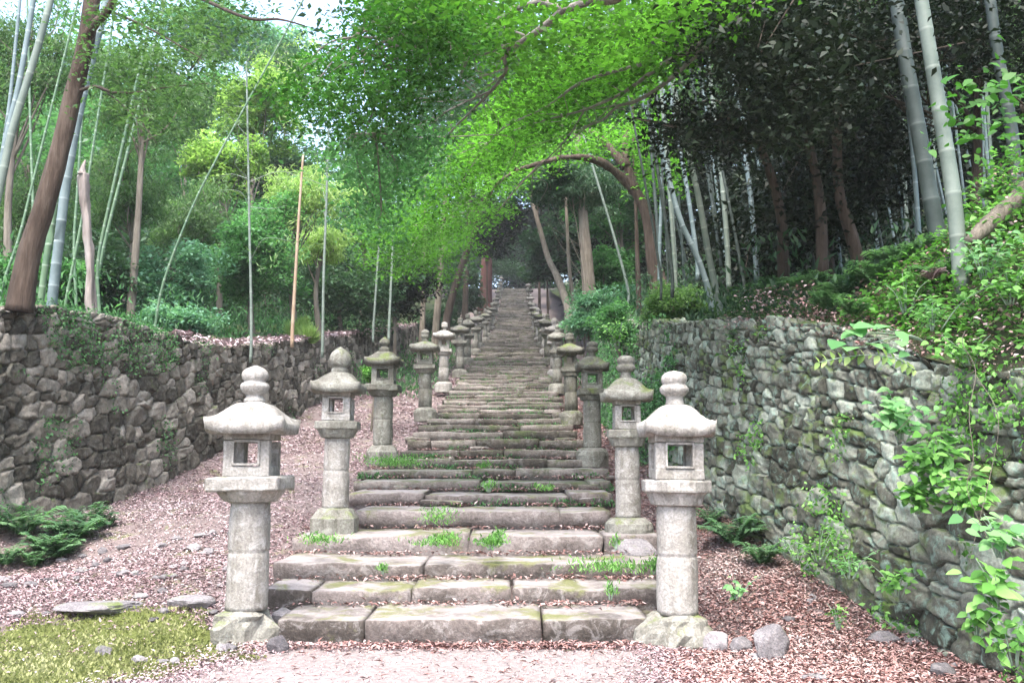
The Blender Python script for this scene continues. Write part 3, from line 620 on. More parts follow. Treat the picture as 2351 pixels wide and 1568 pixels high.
# bright maple: rooted on the right bank outside the frame, its limbs reach over the stairs
mroot = np.array([5.8, 5.2, float(terr(np.array([5.8]), np.array([5.2]))[0])])
maple = thing('maple_tree', 'bright green maple whose long thin limbs arch over the stairs from the upper right', 'tree', mroot)
lim = [mroot-[0, 0, .3], [5.5, 5.4, 5.2], [4.6, 6.2, 7.2], [3.0, 7.2, 7.9], at(1480, -60, 8.4), at(1351, 4, 9)]
trunk_mesh('trunk', lim, .17, .055, M['bark_grey'], maple, 50, 12, .08, 3)
B = [([(1351, 4, 9), (1295, 21, 9.2), (1243, 6, 9.6), (1179, 24, 10), (1123, 56, 10.4), (1042, 82, 11), (960, 110, 12)], 0.0473, 0.0108),
     ([(1295, 21, 9.2), (1256, 56, 9.5), (1213, 86, 9.8), (1183, 103, 10), (1145, 110, 10.4), (1115, 125, 10.8), (1072, 125, 11.2), (999, 129, 12)], 0.0432, 0.0108),
     ([(1183, 103, 10), (1158, 133, 10.4), (1162, 163, 10.8), (1127, 210, 11.5), (1085, 253, 12.3), (1033, 305, 13), (999, 352, 14), (981, 387, 15)], 0.0297, 0.0081),
     ([(1800, -40, 9), (1660, 70, 10), (1527, 146, 11), (1471, 185, 11.6), (1428, 215, 12), (1342, 253, 13), (1256, 275, 14), (1180, 300, 15)], 0.0432, 0.0095),
     ([(1660, 70, 10), (1530, 189, 11.2), (1462, 232, 12), (1419, 245, 12.6), (1385, 275, 13), (1342, 296, 14), (1270, 360, 15)], 0.0351, 0.0081),
     ([(1471, 150, 11), (1400, 168, 11.5), (1329, 193, 12), (1256, 245, 13), (1213, 266, 13.5), (1149, 300, 14.5), (1097, 361, 16), (1060, 420, 17)], 0.0270, 0.0068),
     ([(1123, 56, 10.4), (1085, 120, 11), (1060, 170, 11.6), (1050, 230, 12.4)], 0.0189, 0.0054),
     ([(1213, 86, 9.8), (1150, 60, 10.2), (1090, 40, 10.6), (1000, 35, 11)], 0.0162, 0.0054),
     ([(1127, 210, 11.5), (1080, 230, 12), (1020, 260, 12.6), (960, 320, 13)], 0.0162, 0.0054),
     ([(1342, 253, 13), (1300, 320, 14), (1230, 390, 15.5), (1180, 430, 17)], 0.0162, 0.0054)]
rb = np.random.default_rng(8); ex = []
for pts, a, b in list(B):
    p = spline(pxpath(pts), 24)
    for _ in range(5):
        i = rb.integers(5, 20); q = p[i]; t = norm(p[i+2]-p[i]); e = q+(t+rb.normal(0, .45, 3)*[1, 1, .4])*rb.uniform(.8, 1.8); ex.append((limb_to(rb, q, e, .05), .009, .003))
branches('branch', [(pxpath(p), a, b) for p, a, b in B]+ex, M['twig'], maple, 1, 7)
dm = lambda px, py: 9.6+max(0, py)/640*13.5
BR = [(1150, -20), (1700, -20), (1690, 60), (1560, 140), (1480, 200), (1420, 270), (1300, 290), (1190, 360), (1110, 440), (1060, 500), (1000, 600), (900, 640), (830, 600), (850, 480), (960, 380), (1030, 300), (1120, 250), (1180, 180), (1080, 120), (960, 60), (900, -20)]
Cn = poly_pts(rng, BR, 470, dm, 1.1); P, T = spray_leaves(rng, Cn, 44, .30, .07, droop=.05); P = P+np.outer(rng.normal(0, .28, len(P)), [-.6, .8, -.14])
BR2 = [(1200, 180), (1640, -10), (1600, 110), (1480, 200), (1240, 330), (1050, 440), (930, 560), (900, 500), (1060, 330)]
Cn2 = poly_pts(rng, BR2, 280, dm, .8); P2, T2 = spray_leaves(rng, Cn2, 46, .27, .07, droop=.05, tint=rng.uniform(.5, 1, len(Cn2)))
P2 = P2+np.outer(rng.normal(0, .28, len(P2)), [-.6, .8, -.14]); T = T*.55; P, T = np.concatenate([P, P2]), np.concatenate([T, T2])
mk_leaves('foliage', P, T, rng, M['leaf_maple'], .088, .6, 'flat', .42, maple)
# dark evergreen bough on the left end of the canopy, tree rooted at the left wall outside the frame
eroot = np.array([-5.2, 3.2, 0.0]); ever = thing('evergreen_tree', 'dark glossy-leaved evergreen bough hanging in front of the pale gap in the upper left centre', 'tree', eroot)
trunk_mesh('trunk', [eroot-[0, 0, .3], [-5.0, 3.4, 3], [-4.5, 4.2, 5.6], [-3.2, 6.5, 6.9], at(980, -60, 9), at(900, 60, 10.5)], .2, .04, M['bark_brown'], ever, 40, 12, .1, 5)
DK = [(800, 90), (850, -20), (1010, -20), (1110, 50), (1040, 150), (960, 230), (900, 300), (800, 310), (720, 310), (680, 260), (640, 205), (700, 150)]
dme = lambda px, py: 9.5+max(0, py)/400*3
Ce = poly_pts(rng, DK, 280, dme, .7); Pe, Te = spray_leaves(rng, Ce, 44, .25, .35)
LOW = [(760, 330), (860, 300), (980, 260), (1000, 360), (930, 470), (880, 560), (830, 480), (790, 420)]
Cl = poly_pts(rng, LOW, 120, lambda a, b: 12+(b-300)/260*4, .6); Pl, Tl = spray_leaves(rng, Cl, 40, .28, .4)
mk_leaves('foliage', Pe, Te, rng, M['leaf_evergreen'], .08, .45, 'flat', .6, ever); mk_leaves('lower_foliage', Pl, Tl, rng, M['leaf_mid'], .095, .5, 'flat', .6, ever)
cb = at(900, 60, 10.5); bl = [(limb_to(rng, cb+(rng.normal(0, .3, 3)), q, .05), .02, .004) for q in Ce[::9]]+[(limb_to(rng, cb+[-.4, 1.5, -.8], q, .0), .018, .004) for q in Cl[::9]]
branches('branch', bl, M['twig'], ever, 2, 5)
# drooping light green bough over the left tree trunks
low = thing('young_maple', 'light green drooping maple bough in front of the grey trunks left of the stairs', 'tree', (-5.9, 45, float(terr(np.array([-5.9]), np.array([45.]))[0])))
trunk_mesh('trunk', [np.array(low.location)-[0, 0, .2], at(915, 660, 44), at(960, 560, 42), at(1040, 490, 40)], .12, .04, M['bark_dark'], low, 24, 8, .1, 6)
LM = [(870, 600), (830, 560), (850, 510), (930, 500), (1040, 480), (1130, 440), (1150, 480), (1050, 560), (980, 650), (900, 665), (885, 630)]
Cq = poly_pts(rng, LM, 130, lambda a, b: 40, 1.8); Pq, Tq = spray_leaves(rng, Cq, 60, .85, .25)
mk_leaves('foliage', Pq, Tq*.6+.15, rng, M['leaf_maple'], .17, .6, 'flat', .5, low)
branches('branch', [(limb_to(rng, at(1000, 520, 41), q, .1), .03, .008) for q in Cq[::12]], M['twig'], low, 2, 5)

# curved tree on the right bank
crv = thing('curved_tree', 'brown curved tree whose thick elbow limb arches left over the stairs', 'tree', at(1512, 655, 23))
trunk_mesh('trunk', pxpath([(1515, 670, 23), (1500, 600, 23), (1488, 510, 23), (1465, 450, 23), (1430, 410, 23), (1385, 375, 22.6), (1340, 362, 22.2), (1290, 362, 21.5)]), .21, .055, M['bark_brown'], crv, 50, 14, .16, 4, .05, .3)
trunk_mesh('limb', pxpath([(1455, 440, 23), (1438, 380, 23.2), (1435, 320, 23.5), (1440, 290, 23.6)]), .16, .06, M['bark_brown'], crv, 20, 10, .16, 5)
trunk_mesh('limb', pxpath([(1438, 385, 23.1), (1400, 340, 23.5), (1370, 310, 23.8), (1345, 300, 24)]), .13, .07, M['bark_brown'], crv, 20, 10, .16, 6)
branches('branch', [(pxpath([(1290, 362, 21.5), (1240, 375, 21), (1180, 395, 20.5), (1140, 425, 20), (1125, 450, 20)]), .07, .015), (pxpath([(1180, 395, 20.5), (1200, 350, 20), (1215, 330, 19.5)]), .02, .008), (pxpath([(1240, 375, 21), (1180, 440, 20), (1140, 490, 19.5)]), .02, .006)], M['bark_brown'], crv, 3, 8)
CP = [(1130, 330), (1300, 310), (1560, 250), (1560, 420), (1500, 440), (1440, 330), (1300, 350), (1200, 400), (1140, 440), (1100, 420)]
Cc = poly_pts(rng, CP, 150, lambda a, b: 24, 1.6); Pc, Tc = spray_leaves(rng, Cc, 50, .5, .25); mk_leaves('foliage', Pc, Tc, rng, M['leaf_maple'], .11, .6, 'flat', .5, crv)

# ------------------------------------------------------------------ trunks beside the stairs
def plain_trunk(label, pts, wpx, mat, seed, name='tree_trunk', cat='tree', topw=.75, flare=.25, flute=.03, top=None, fol=None, group=None):
    p = pxpath(pts); g = p[0].copy(); g[2] = min(g[2], float(terr(g[0:1], g[1:2])[0]))
    root = thing(name, label, cat, g, group); d = pts[0][2]; r0 = wpx*.5*d/FPX
    p = np.vstack([g-[0, 0, .5], p]) if g[2] > p[0][2]-.4 else np.vstack([g-[0, 0, .3], (g+p[0])/2, p])
    if top: p = np.vstack([p, p[-1]+norm(p[-1]-p[-2])*top])
    trunk_mesh('trunk', p, r0, r0*topw*(1 if not top else .5), M[mat], root, 40, 14, .1, seed, flute, flare)
    if fol:
        c, r, n, leaf, L = fol; rr = np.random.default_rng(seed); P, T, _ = clumpy(rr, n, at(*c), np.array([r[0], (r[0]+r[1])/2, r[1]])*c[2]/FPX, 26, .3*(r[0]+r[1])/2*c[2]/FPX, .5)
        mk_leaves('foliage', P, T, rr, M[leaf], L, .3, 'droop', .5, root)
    return root
plain_trunk('slender grey trunk at the end of the left wall, left of its twin', [(968, 785, 50), (972, 680, 50), (975, 560, 50)], 20, 'bark_grey', 1, top=6)
plain_trunk('straight grey-brown trunk just left of the stairs, right of its slimmer twin', [(1000, 765, 48), (1010, 640, 48), (1020, 500, 48)], 24, 'bark_grey', 2, top=6)
plain_trunk('dark trunk leaning right behind the two grey trunks', [(1025, 735, 56), (1050, 640, 56), (1085, 540, 56), (1110, 460, 56)], 24, 'bark_dark', 3, top=4)
plain_trunk('dark trunk between the leaning trunk and the red cedar', [(1068, 700, 76), (1072, 600, 76), (1078, 480, 76)], 20, 'bark_dark', 31, top=6)
plain_trunk('massive reddish cedar trunk beside the upper left of the stairs', [(1114, 690, 104), (1117, 600, 104), (1120, 480, 104)], 42, 'bark_cedar', 4, 'cedar_tree', flute=.09, top=8, fol=((1135, 530, 98), (60, 50), 5000, 'leaf_dark', .45))
plain_trunk('thick straight cedar trunk with flared foot right of the stairs', [(1352, 668, 34), (1343, 560, 34), (1335, 440, 34)], 42, 'bark_grey', 5, 'cedar_tree', flare=.5, flute=.06, top=6, fol=((1330, 430, 34), (70, 60), 7000, 'leaf_cedar', .16))
plain_trunk('slim trunk rising beside the thick cedar, on its left', [(1316, 700, 32), (1306, 600, 32), (1299, 450, 32)], 14, 'bark_grey', 6, top=6)
plain_trunk('grey trunk leaning left right beside the lanterns', [(1305, 722, 31), (1285, 650, 31.5), (1258, 590, 32), (1238, 520, 32)], 24, 'bark_grey', 7, top=1.5)
plain_trunk('short reddish trunk in shade left of the curved tree', [(1466, 655, 26), (1463, 580, 26), (1460, 490, 26)], 17, 'bark_brown', 8, top=5)
plain_trunk('thin dark trunk deep in shade right of the top steps', [(1238, 655, 75), (1236, 560, 75)], 9, 'bark_dark', 9, top=6)
plain_trunk('shaded brown trunk with a forked top in the dark bamboo grove', [(1978, 640, 13), (1955, 540, 13), (1928, 450, 13), (1922, 330, 13), (1925, 200, 13)], 38, 'bark_brown', 10, top=3)
br_ = thing('dark_tree', 'slanting dark-barked trunk with a fork at its top at the far left', 'tree', at(48, 700, 12.5))
p0 = pxpath([(45, 715, 12.5), (62, 600, 12.5), (98, 480, 12.5), (135, 350, 12.5), (165, 230, 12.5), (190, 130, 12.4), (208, 30, 12.3), (222, -120, 12.2)])
trunk_mesh('trunk', p0, .155, .10, M['bark_brown'], br_, 60, 14, .12, 11, .05, .2)
branches('limb', [(pxpath([(188, 105, 12.4), (215, 60, 12.2), (248, 25, 12), (290, -60, 11.8)]), .075, .04)], M['bark_brown'], br_, 4, 9)
branches('branch', [(pxpath([(170, 215, 12.5), (200, 203, 12.4), (225, 200, 12.2), (262, 213, 12), (320, 212, 11.8), (390, 200, 11.5), (480, 192, 11)]), .03, .006), (pxpath([(225, 200, 12.2), (280, 240, 12), (330, 290, 11.5), (360, 330, 11.2)]), .014, .004),
   (pxpath([(262, 30, 12), (330, 60, 11.5), (420, 110, 11), (470, 140, 10.8)]), .02, .005), (pxpath([(290, -60, 11.8), (420, -20, 10.5), (560, 40, 9.5), (640, 45, 9), (700, 60, 9)]), .03, .006), (pxpath([(430, 170, 11), (460, 130, 10.9), (480, 90, 10.8)]), .01, .004)], M['bark_dark'], br_, 5, 7)
LV = [(240, -20), (620, -20), (560, 60), (500, 120), (460, 220), (380, 280), (300, 290), (250, 230), (230, 100)]
Cb = poly_pts(rng, LV, 150, lambda a, b: 11.5, 1.0); Pb, Tb = spray_leaves(rng, Cb, 34, .34, .25); mk_leaves('foliage', Pb, Tb, rng, M['leaf_olive'], .08, .4, 'flat', .5, br_)
snag = thing('dead_snag', 'bleached dead snag, a pale barkless trunk standing behind the left wall', 'dead tree', at(208, 722, 15))
trunk_mesh('trunk', pxpath([(212, 740, 15), (206, 690, 15), (204, 620, 15), (200, 520, 15), (194, 450, 15), (190, 400, 15)]), .05, .088, M['dead_wood'], snag, 60, 12, .5, 14, .18)
trunk_mesh('splinter', pxpath([(190, 402, 15), (192, 385, 15), (196, 368, 15)]), .08, .012, M['dead_wood'], snag, 10, 8, .4, 17)
trunk_mesh('splinter', pxpath([(219, 740, 15.1), (217, 680, 15.1), (213, 600, 15.1)]), .05, .01, M['dead_wood'], snag, 12, 7, .2, 15)

# ------------------------------------------------------------------ bamboo
def culm(label, pts, wpx, mat, node=.34, seed=0, group=None, top=5.0, sprays=0, leaf='leaf_bamboo', name='bamboo'):
    r = np.random.default_rng(seed); p = pxpath(pts); p = np.vstack([p[0]-[0, 0, .5], p])
    if top: p = np.vstack([p, p[-1]+norm(p[-1]-p[-2])*top])
    Lg = np.linalg.norm(np.diff(p, axis=0), axis=1).sum(); n = max(20, int(Lg/.1)); sp = spline(p, n)
    s = np.concatenate([[0], np.cumsum(np.linalg.norm(np.diff(sp, axis=0), axis=1))]); r0 = wpx*.5*pts[0][2]/FPX
    ns = np.arange(.15, s[-1], node); ss = np.sort(np.concatenate([ns-.02, ns-.006, ns+.006, ns+.02, np.arange(0, s[-1], node*.9)])); ss = np.unique(np.clip(ss, 0, s[-1]))
    Q = np.stack([np.interp(ss, s, sp[:, i]) for i in range(3)], 1); dn = np.abs(ss[:, None]-ns[None]).min(1); band = dn < .015
    rad = r0*(1-.55*ss/max(s[-1], 1)**1.0*.8)*(1+.035*band)
    V, F = tube(Q, rad, 10); root = thing(name, label, 'bamboo', pts and at(*pts[0]), group)
    m = MB(); m.add(V, F, np.repeat(np.where(band, .55, 0.0), 10)); m.build('culm', M[mat], root)
    if sprays:
        C_ = Q[r.integers(int(len(Q)*.45), len(Q), sprays)]+r.normal(0, 1, (sprays, 3))*[.7, .7, .3]; P, T = spray_leaves(r, C_, 70, .45, .4, droop=.3)
        mk_leaves('foliage', P, T, r, M[leaf], .16, .16, 'droop', .5, root)
        for c in C_: branches('branch', [(limb_to(r, Q[int(np.argmin(np.abs(Q[:, 2]-c[2]+.3)))], c, .1), .008, .003)], M[mat], root)
    return root
culm('thick grey-green bamboo culm right behind the slanting dark trunk', [(118, 705, 13.6), (135, 560, 13.6), (155, 400, 13.6), (190, 220, 13.6), (225, 80, 13.6)], 24, 'culm_blue', seed=1)
culm('darker bamboo culm between the slanting trunk and the thick grey-green culm', [(92, 705, 14.2), (112, 560, 14.2), (150, 330, 14.2), (180, 150, 14.2)], 16, 'culm_green', seed=2)
culm('pale blue-grey bamboo culm leaning right at the left edge of the photo', [(-45, 620, 11), (0, 430, 11), (28, 300, 11), (62, 190, 11), (95, 80, 11), (122, -20, 11)], 20, 'culm_pale', .42, seed=3)
culm('blue-grey bamboo culm close behind the pale culm at the left edge', [(-30, 560, 12), (12, 330, 12), (40, 210, 12), (62, 90, 12), (80, -20, 12)], 15, 'culm_blue', seed=4)
culm('thin grey bamboo culm leaning right at the top left corner', [(-10, 450, 14), (20, 250, 14), (38, 80, 14), (48, -20, 14)], 9, 'culm_blue', seed=41)
for k, (pts, w) in enumerate([([(212, 712, 16), (240, 560, 16), (295, 340, 16), (330, 200, 16)], 8), ([(228, 712, 15), (225, 600, 15), (262, 420, 15), (300, 250, 15)], 8), ([(357, 742, 17), (378, 640, 17), (440, 480, 17), (500, 360, 17), (560, 250, 17)], 6), ([(175, 705, 17), (170, 560, 17), (180, 400, 17)], 7), ([(60, 690, 18), (75, 500, 18), (70, 300, 18)], 7), ([(150, 700, 16), (185, 520, 16), (215, 330, 16)], 7), ([(5, 660, 16), (45, 540, 16), (85, 380, 16)], 7)]):
    culm('thin dark green bamboo culm in the thicket behind the left wall', pts, w, 'culm_green', .3, seed=50+k, group='thin bamboo culms behind the left wall')
culm('orange-brown dry bamboo pole standing bare behind the left wall', [(672, 745, 19.5), (678, 640, 19.5), (686, 500, 19.5), (696, 355, 19.5)], 9, 'culm_dry', .4, seed=6, top=0)
culm('pale straight bamboo culm right of the orange dry pole', [(741, 772, 21), (743, 640, 21), (748, 500, 21), (752, 380, 21)], 7, 'culm_pale', .35, seed=7, top=3.5, sprays=18, leaf='leaf_yellow')
culm('pale thin bamboo culm left of the orange dry pole', [(577, 780, 19.5), (576, 660, 19.5), (573, 540, 19.5), (571, 430, 19.5)], 7, 'culm_pale', .35, seed=8, top=3, sprays=12)
culm('white thin bamboo culm before the dark bushes at the end of the left wall', [(857, 752, 30), (862, 680, 30), (868, 590, 30)], 6, 'culm_pale', .4, seed=9, top=2)
culm('short pale bamboo culm just left of the grey tree trunks', [(893, 750, 30), (896, 690, 30), (899, 620, 30)], 7, 'culm_pale', .4, seed=10, top=2)
RB = [('blue-grey bamboo culm that reaches lowest, leaning left before the yellow-green shrub', [(1655, 722, 14.5), (1630, 600, 14.5), (1605, 460, 14.5), (1580, 350, 14.5), (1552, 230, 14.5), (1530, 100, 14.5)], 16, 'culm_pale'),
      ('bent bamboo culm crossing behind the lowest blue-grey culm', [(1632, 690, 16), (1605, 600, 16), (1560, 500, 16), (1525, 370, 16), (1490, 270, 16), (1460, 180, 16)], 14, 'culm_blue'),
      ('pale bamboo culm leaning left, right of the lowest culm', [(1672, 610, 17), (1665, 500, 17), (1650, 340, 17), (1630, 180, 17)], 13, 'culm_pale'),
      ('bamboo culm with dark node rings left of the camellia leaves', [(1735, 590, 17), (1722, 440, 17), (1705, 320, 17), (1688, 200, 17)], 13, 'culm_blue'),
      ('mottled whitish bamboo culm alone in the dark middle of the grove', [(1857, 640, 18), (1852, 520, 18), (1845, 380, 18), (1838, 260, 18)], 11, 'culm_pale'),
      ('slim bamboo culm between the two tallest pale culms', [(1600, 590, 18), (1575, 420, 18), (1548, 270, 18), (1530, 140, 18)], 11, 'culm_blue'),
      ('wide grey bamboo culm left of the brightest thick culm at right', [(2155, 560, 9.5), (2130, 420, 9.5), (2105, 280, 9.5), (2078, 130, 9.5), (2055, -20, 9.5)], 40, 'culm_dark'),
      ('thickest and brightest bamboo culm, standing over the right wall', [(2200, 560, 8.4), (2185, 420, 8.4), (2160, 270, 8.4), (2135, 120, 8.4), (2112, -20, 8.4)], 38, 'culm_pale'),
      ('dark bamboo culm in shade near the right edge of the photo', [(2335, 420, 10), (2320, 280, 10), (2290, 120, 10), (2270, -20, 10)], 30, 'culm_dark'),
      ('thin pale culm leaning left across the ferny slope right of the cedar', [(1442, 665, 27), (1420, 580, 27), (1400, 510, 27), (1380, 445, 27)], 7, 'culm_pale'),
      ('slim grey culm close beside the wide shaded culm', [(2110, 540, 12), (2100, 400, 12), (2085, 250, 12), (2060, 100, 12)], 12, 'culm_blue')]
for k, (lab, pts, w, mt) in enumerate(RB): culm(lab, pts, w, mt, .36 if w < 30 else .42, seed=70+k, top=5)
r = np.random.default_rng(5)
for k in range(62):
    px = r.uniform(1500, 2330); d = r.uniform(15, 27); lean = r.normal(-.12, .07); yb = 660-.10*abs(px-1900)+r.uniform(-30, 20)
    pts = [(px, yb, d), (px+lean*200, yb-200, d), (px+lean*450, yb-420, d), (px+lean*750, yb-640, d)]
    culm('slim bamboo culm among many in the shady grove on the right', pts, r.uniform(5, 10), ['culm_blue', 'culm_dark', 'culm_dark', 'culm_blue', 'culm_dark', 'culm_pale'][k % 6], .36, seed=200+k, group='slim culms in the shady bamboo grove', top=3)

# ------------------------------------------------------------------ trees behind the left wall
def bg(label, px, py, d, rw, rh, leaf, n=6000, L=.16, **kw): return crown_tree(label, px, py, d, rw, rh, leaf, n, L, **kw)
bg('rounded blue-green bush tree low behind the left wall', 400, 640, 24, 120, 95, 'leaf_blue', 12000, .13, seed=1)
bg('low blue-green bush hugging the top of the left wall', 420, 735, 20, 100, 32, 'leaf_blue', 5000, .11, name='bush', cat='bush', seed=2)
bg('fresh green tree left of the orange dry pole', 590, 590, 26, 90, 150, 'leaf_mid', 13000, .13, seed=3)
bg('dark blue-green evergreen filling the gap right of the orange dry pole', 790, 640, 34, 150, 120, 'leaf_cedar', 14000, .17, seed=4)
bg('dark evergreen bush at the end of the left wall', 910, 660, 38, 80, 90, 'leaf_dark', 7000, .2, seed=44)
bg('yellow-green plume of bamboo leaves over the bare dry pole', 695, 445, 27, 95, 60, 'leaf_yellow', 9000, .16, name='bamboo_clump', cat='bamboo', mode='droop', asp=.2, seed=5)
bg('yellow-green bamboo plume hanging below the larger plume', 745, 560, 29, 75, 50, 'leaf_yellow', 6000, .16, name='bamboo_clump', cat='bamboo', mode='droop', asp=.2, seed=6)
bg('bright yellow-green tree crown on the hillside below the pale sky gap', 590, 240, 33, 100, 95, 'leaf_yellow', 11000, .17, seed=7)
bg('yellow-green tree crown lower on the hillside', 520, 370, 30, 95, 70, 'leaf_yellow', 8000, .17, seed=8)
bg('mid green feathery tree in the middle of the left hillside', 420, 500, 28, 110, 80, 'leaf_bamboo', 10000, .15, seed=9, mode='droop', asp=.25)
bg('dull green feathery bamboo crown behind the pale snag', 290, 420, 24, 110, 110, 'leaf_bamboo', 12000, .15, seed=10, name='bamboo_clump', cat='bamboo', mode='droop', asp=.22)
bg('dull green feathery crown over the slanting dark trunk', 330, 170, 22, 150, 150, 'leaf_bamboo', 15000, .14, seed=11, name='bamboo_clump', cat='bamboo', mode='droop', asp=.22)
bg('green bamboo crown at the far upper left', 70, 130, 20, 140, 170, 'leaf_bamboo', 14000, .13, seed=12, name='bamboo_clump', cat='bamboo', mode='droop', asp=.22)
bg('green bamboo crown at the far left beside the pale culms', 60, 450, 22, 130, 150, 'leaf_bamboo', 12000, .14, seed=13, name='bamboo_clump', cat='bamboo', mode='droop', asp=.22)
bg('shaded bush at the left end of the wall top', 60, 640, 20, 110, 60, 'leaf_mid', 7000, .12, name='bush', cat='bush', seed=14)
bg('shaded dark bush behind the foot of the snag', 240, 650, 22, 80, 70, 'leaf_cedar', 7000, .13, name='bush', cat='bush', seed=15)
bg('pale blue-green tree far up the hill at the sky gap', 650, 130, 60, 110, 80, 'leaf_blue', 9000, .32, seed=16)
bg('pale blue-green tree far up the hill, left of the sky gap', 480, 70, 55, 120, 80, 'leaf_blue', 9000, .3, seed=17)
bg('green tree on the upper left hillside above the yellow crowns', 430, 240, 40, 110, 90, 'leaf_mid', 9000, .2, seed=18)
bg('dusky green tree behind the upper end of the orange pole', 620, 380, 44, 100, 80, 'leaf_cedar', 9000, .2, seed=19)
bg('green tree behind the right yellow-green plume', 830, 480, 42, 90, 100, 'leaf_mid', 9000, .2, seed=20)
bg('thin grass-like bush tuft on the wall top at the foot of the orange pole', 685, 768, 27, 55, 22, 'leaf_yellow', 3500, .3, name='grass_tuft', cat='grass tuft', mode='up', asp=.06, seed=21, k=6)
# along the stairs
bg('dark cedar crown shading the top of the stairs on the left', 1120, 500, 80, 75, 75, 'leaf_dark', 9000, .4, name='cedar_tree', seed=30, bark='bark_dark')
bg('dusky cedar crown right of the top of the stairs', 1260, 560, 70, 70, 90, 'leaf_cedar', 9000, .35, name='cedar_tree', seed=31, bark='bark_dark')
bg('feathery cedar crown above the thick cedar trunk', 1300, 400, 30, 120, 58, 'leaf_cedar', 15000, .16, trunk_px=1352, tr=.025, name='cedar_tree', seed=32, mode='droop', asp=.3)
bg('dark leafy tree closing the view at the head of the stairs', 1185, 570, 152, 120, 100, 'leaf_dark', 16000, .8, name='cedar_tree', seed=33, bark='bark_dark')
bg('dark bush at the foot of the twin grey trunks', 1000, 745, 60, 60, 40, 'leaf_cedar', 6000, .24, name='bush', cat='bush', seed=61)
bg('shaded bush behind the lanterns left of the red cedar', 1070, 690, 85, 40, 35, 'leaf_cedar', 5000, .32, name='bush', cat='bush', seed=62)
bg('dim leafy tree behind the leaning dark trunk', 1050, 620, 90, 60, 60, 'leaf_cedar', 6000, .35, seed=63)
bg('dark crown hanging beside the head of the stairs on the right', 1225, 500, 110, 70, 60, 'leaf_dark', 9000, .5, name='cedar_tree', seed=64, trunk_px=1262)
bg('green bush on the bank right of the slim trunks', 1400, 620, 36, 70, 60, 'leaf_mid', 7000, .17, name='bush', cat='bush', seed=34)
bg('green leafy tree behind the curved tree', 1420, 480, 40, 100, 90, 'leaf_mid', 9000, .18, seed=35)
bg('yellow-green shrub on the right bank above the wall', 1550, 700, 17, 85, 48, 'leaf_bamboo', 9000, .065, name='bush', cat='bush', seed=36, k=30)
bg('small green shrub spilling down the bank beside the fourth right lantern', 1410, 745, 19, 45, 60, 'leaf_mid', 5000, .07, name='bush', cat='bush', seed=37)
bg('bluish green bush on the bank just right of the stairs', 1345, 735, 30, 60, 42, 'leaf_blue', 5000, .12, name='bush', cat='bush', seed=38)
bg('low bluish bush at the foot of the thick cedar', 1390, 690, 28, 80, 32, 'leaf_blue', 5000, .11, name='bush', cat='bush', seed=39)
bg('small bright green bush left of the fourth left lantern at the wall foot', 852, 858, 23, 22, 18, 'herb', 1500, .08, name='bush', cat='bush', seed=40)
# dark evergreens of the right grove
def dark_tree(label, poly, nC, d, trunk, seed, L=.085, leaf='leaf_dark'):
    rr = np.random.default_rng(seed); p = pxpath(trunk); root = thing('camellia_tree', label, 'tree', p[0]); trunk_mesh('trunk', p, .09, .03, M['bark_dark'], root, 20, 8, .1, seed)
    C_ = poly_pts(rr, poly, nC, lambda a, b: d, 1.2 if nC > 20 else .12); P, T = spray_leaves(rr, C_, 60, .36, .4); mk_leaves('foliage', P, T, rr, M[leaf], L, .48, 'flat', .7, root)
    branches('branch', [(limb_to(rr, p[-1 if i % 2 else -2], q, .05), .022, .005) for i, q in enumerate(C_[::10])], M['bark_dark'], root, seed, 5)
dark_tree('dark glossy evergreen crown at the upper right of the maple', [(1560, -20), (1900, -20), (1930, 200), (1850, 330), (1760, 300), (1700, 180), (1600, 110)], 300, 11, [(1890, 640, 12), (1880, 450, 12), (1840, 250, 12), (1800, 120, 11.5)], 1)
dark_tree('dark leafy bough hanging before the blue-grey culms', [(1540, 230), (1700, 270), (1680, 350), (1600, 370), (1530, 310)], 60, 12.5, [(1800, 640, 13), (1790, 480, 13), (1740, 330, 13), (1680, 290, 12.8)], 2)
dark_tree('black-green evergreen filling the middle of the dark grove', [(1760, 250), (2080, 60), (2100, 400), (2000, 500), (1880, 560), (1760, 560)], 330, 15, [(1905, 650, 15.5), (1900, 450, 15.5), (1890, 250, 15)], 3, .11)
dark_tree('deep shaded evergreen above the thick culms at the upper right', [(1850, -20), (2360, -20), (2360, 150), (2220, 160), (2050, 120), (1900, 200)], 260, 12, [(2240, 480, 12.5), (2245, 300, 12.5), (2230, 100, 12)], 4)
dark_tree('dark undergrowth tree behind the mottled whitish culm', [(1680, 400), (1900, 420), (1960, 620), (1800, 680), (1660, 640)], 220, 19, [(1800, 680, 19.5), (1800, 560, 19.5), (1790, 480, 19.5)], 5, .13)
dark_tree('sunlit dark-leaved twig at the right edge of the photo', [(2290, 200), (2360, 180), (2360, 300), (2310, 270)], 5, 6.5, [(2420, 480, 6.6), (2400, 350, 6.6), (2350, 240, 6.5)], 6, .09, 'leaf_evergreen')

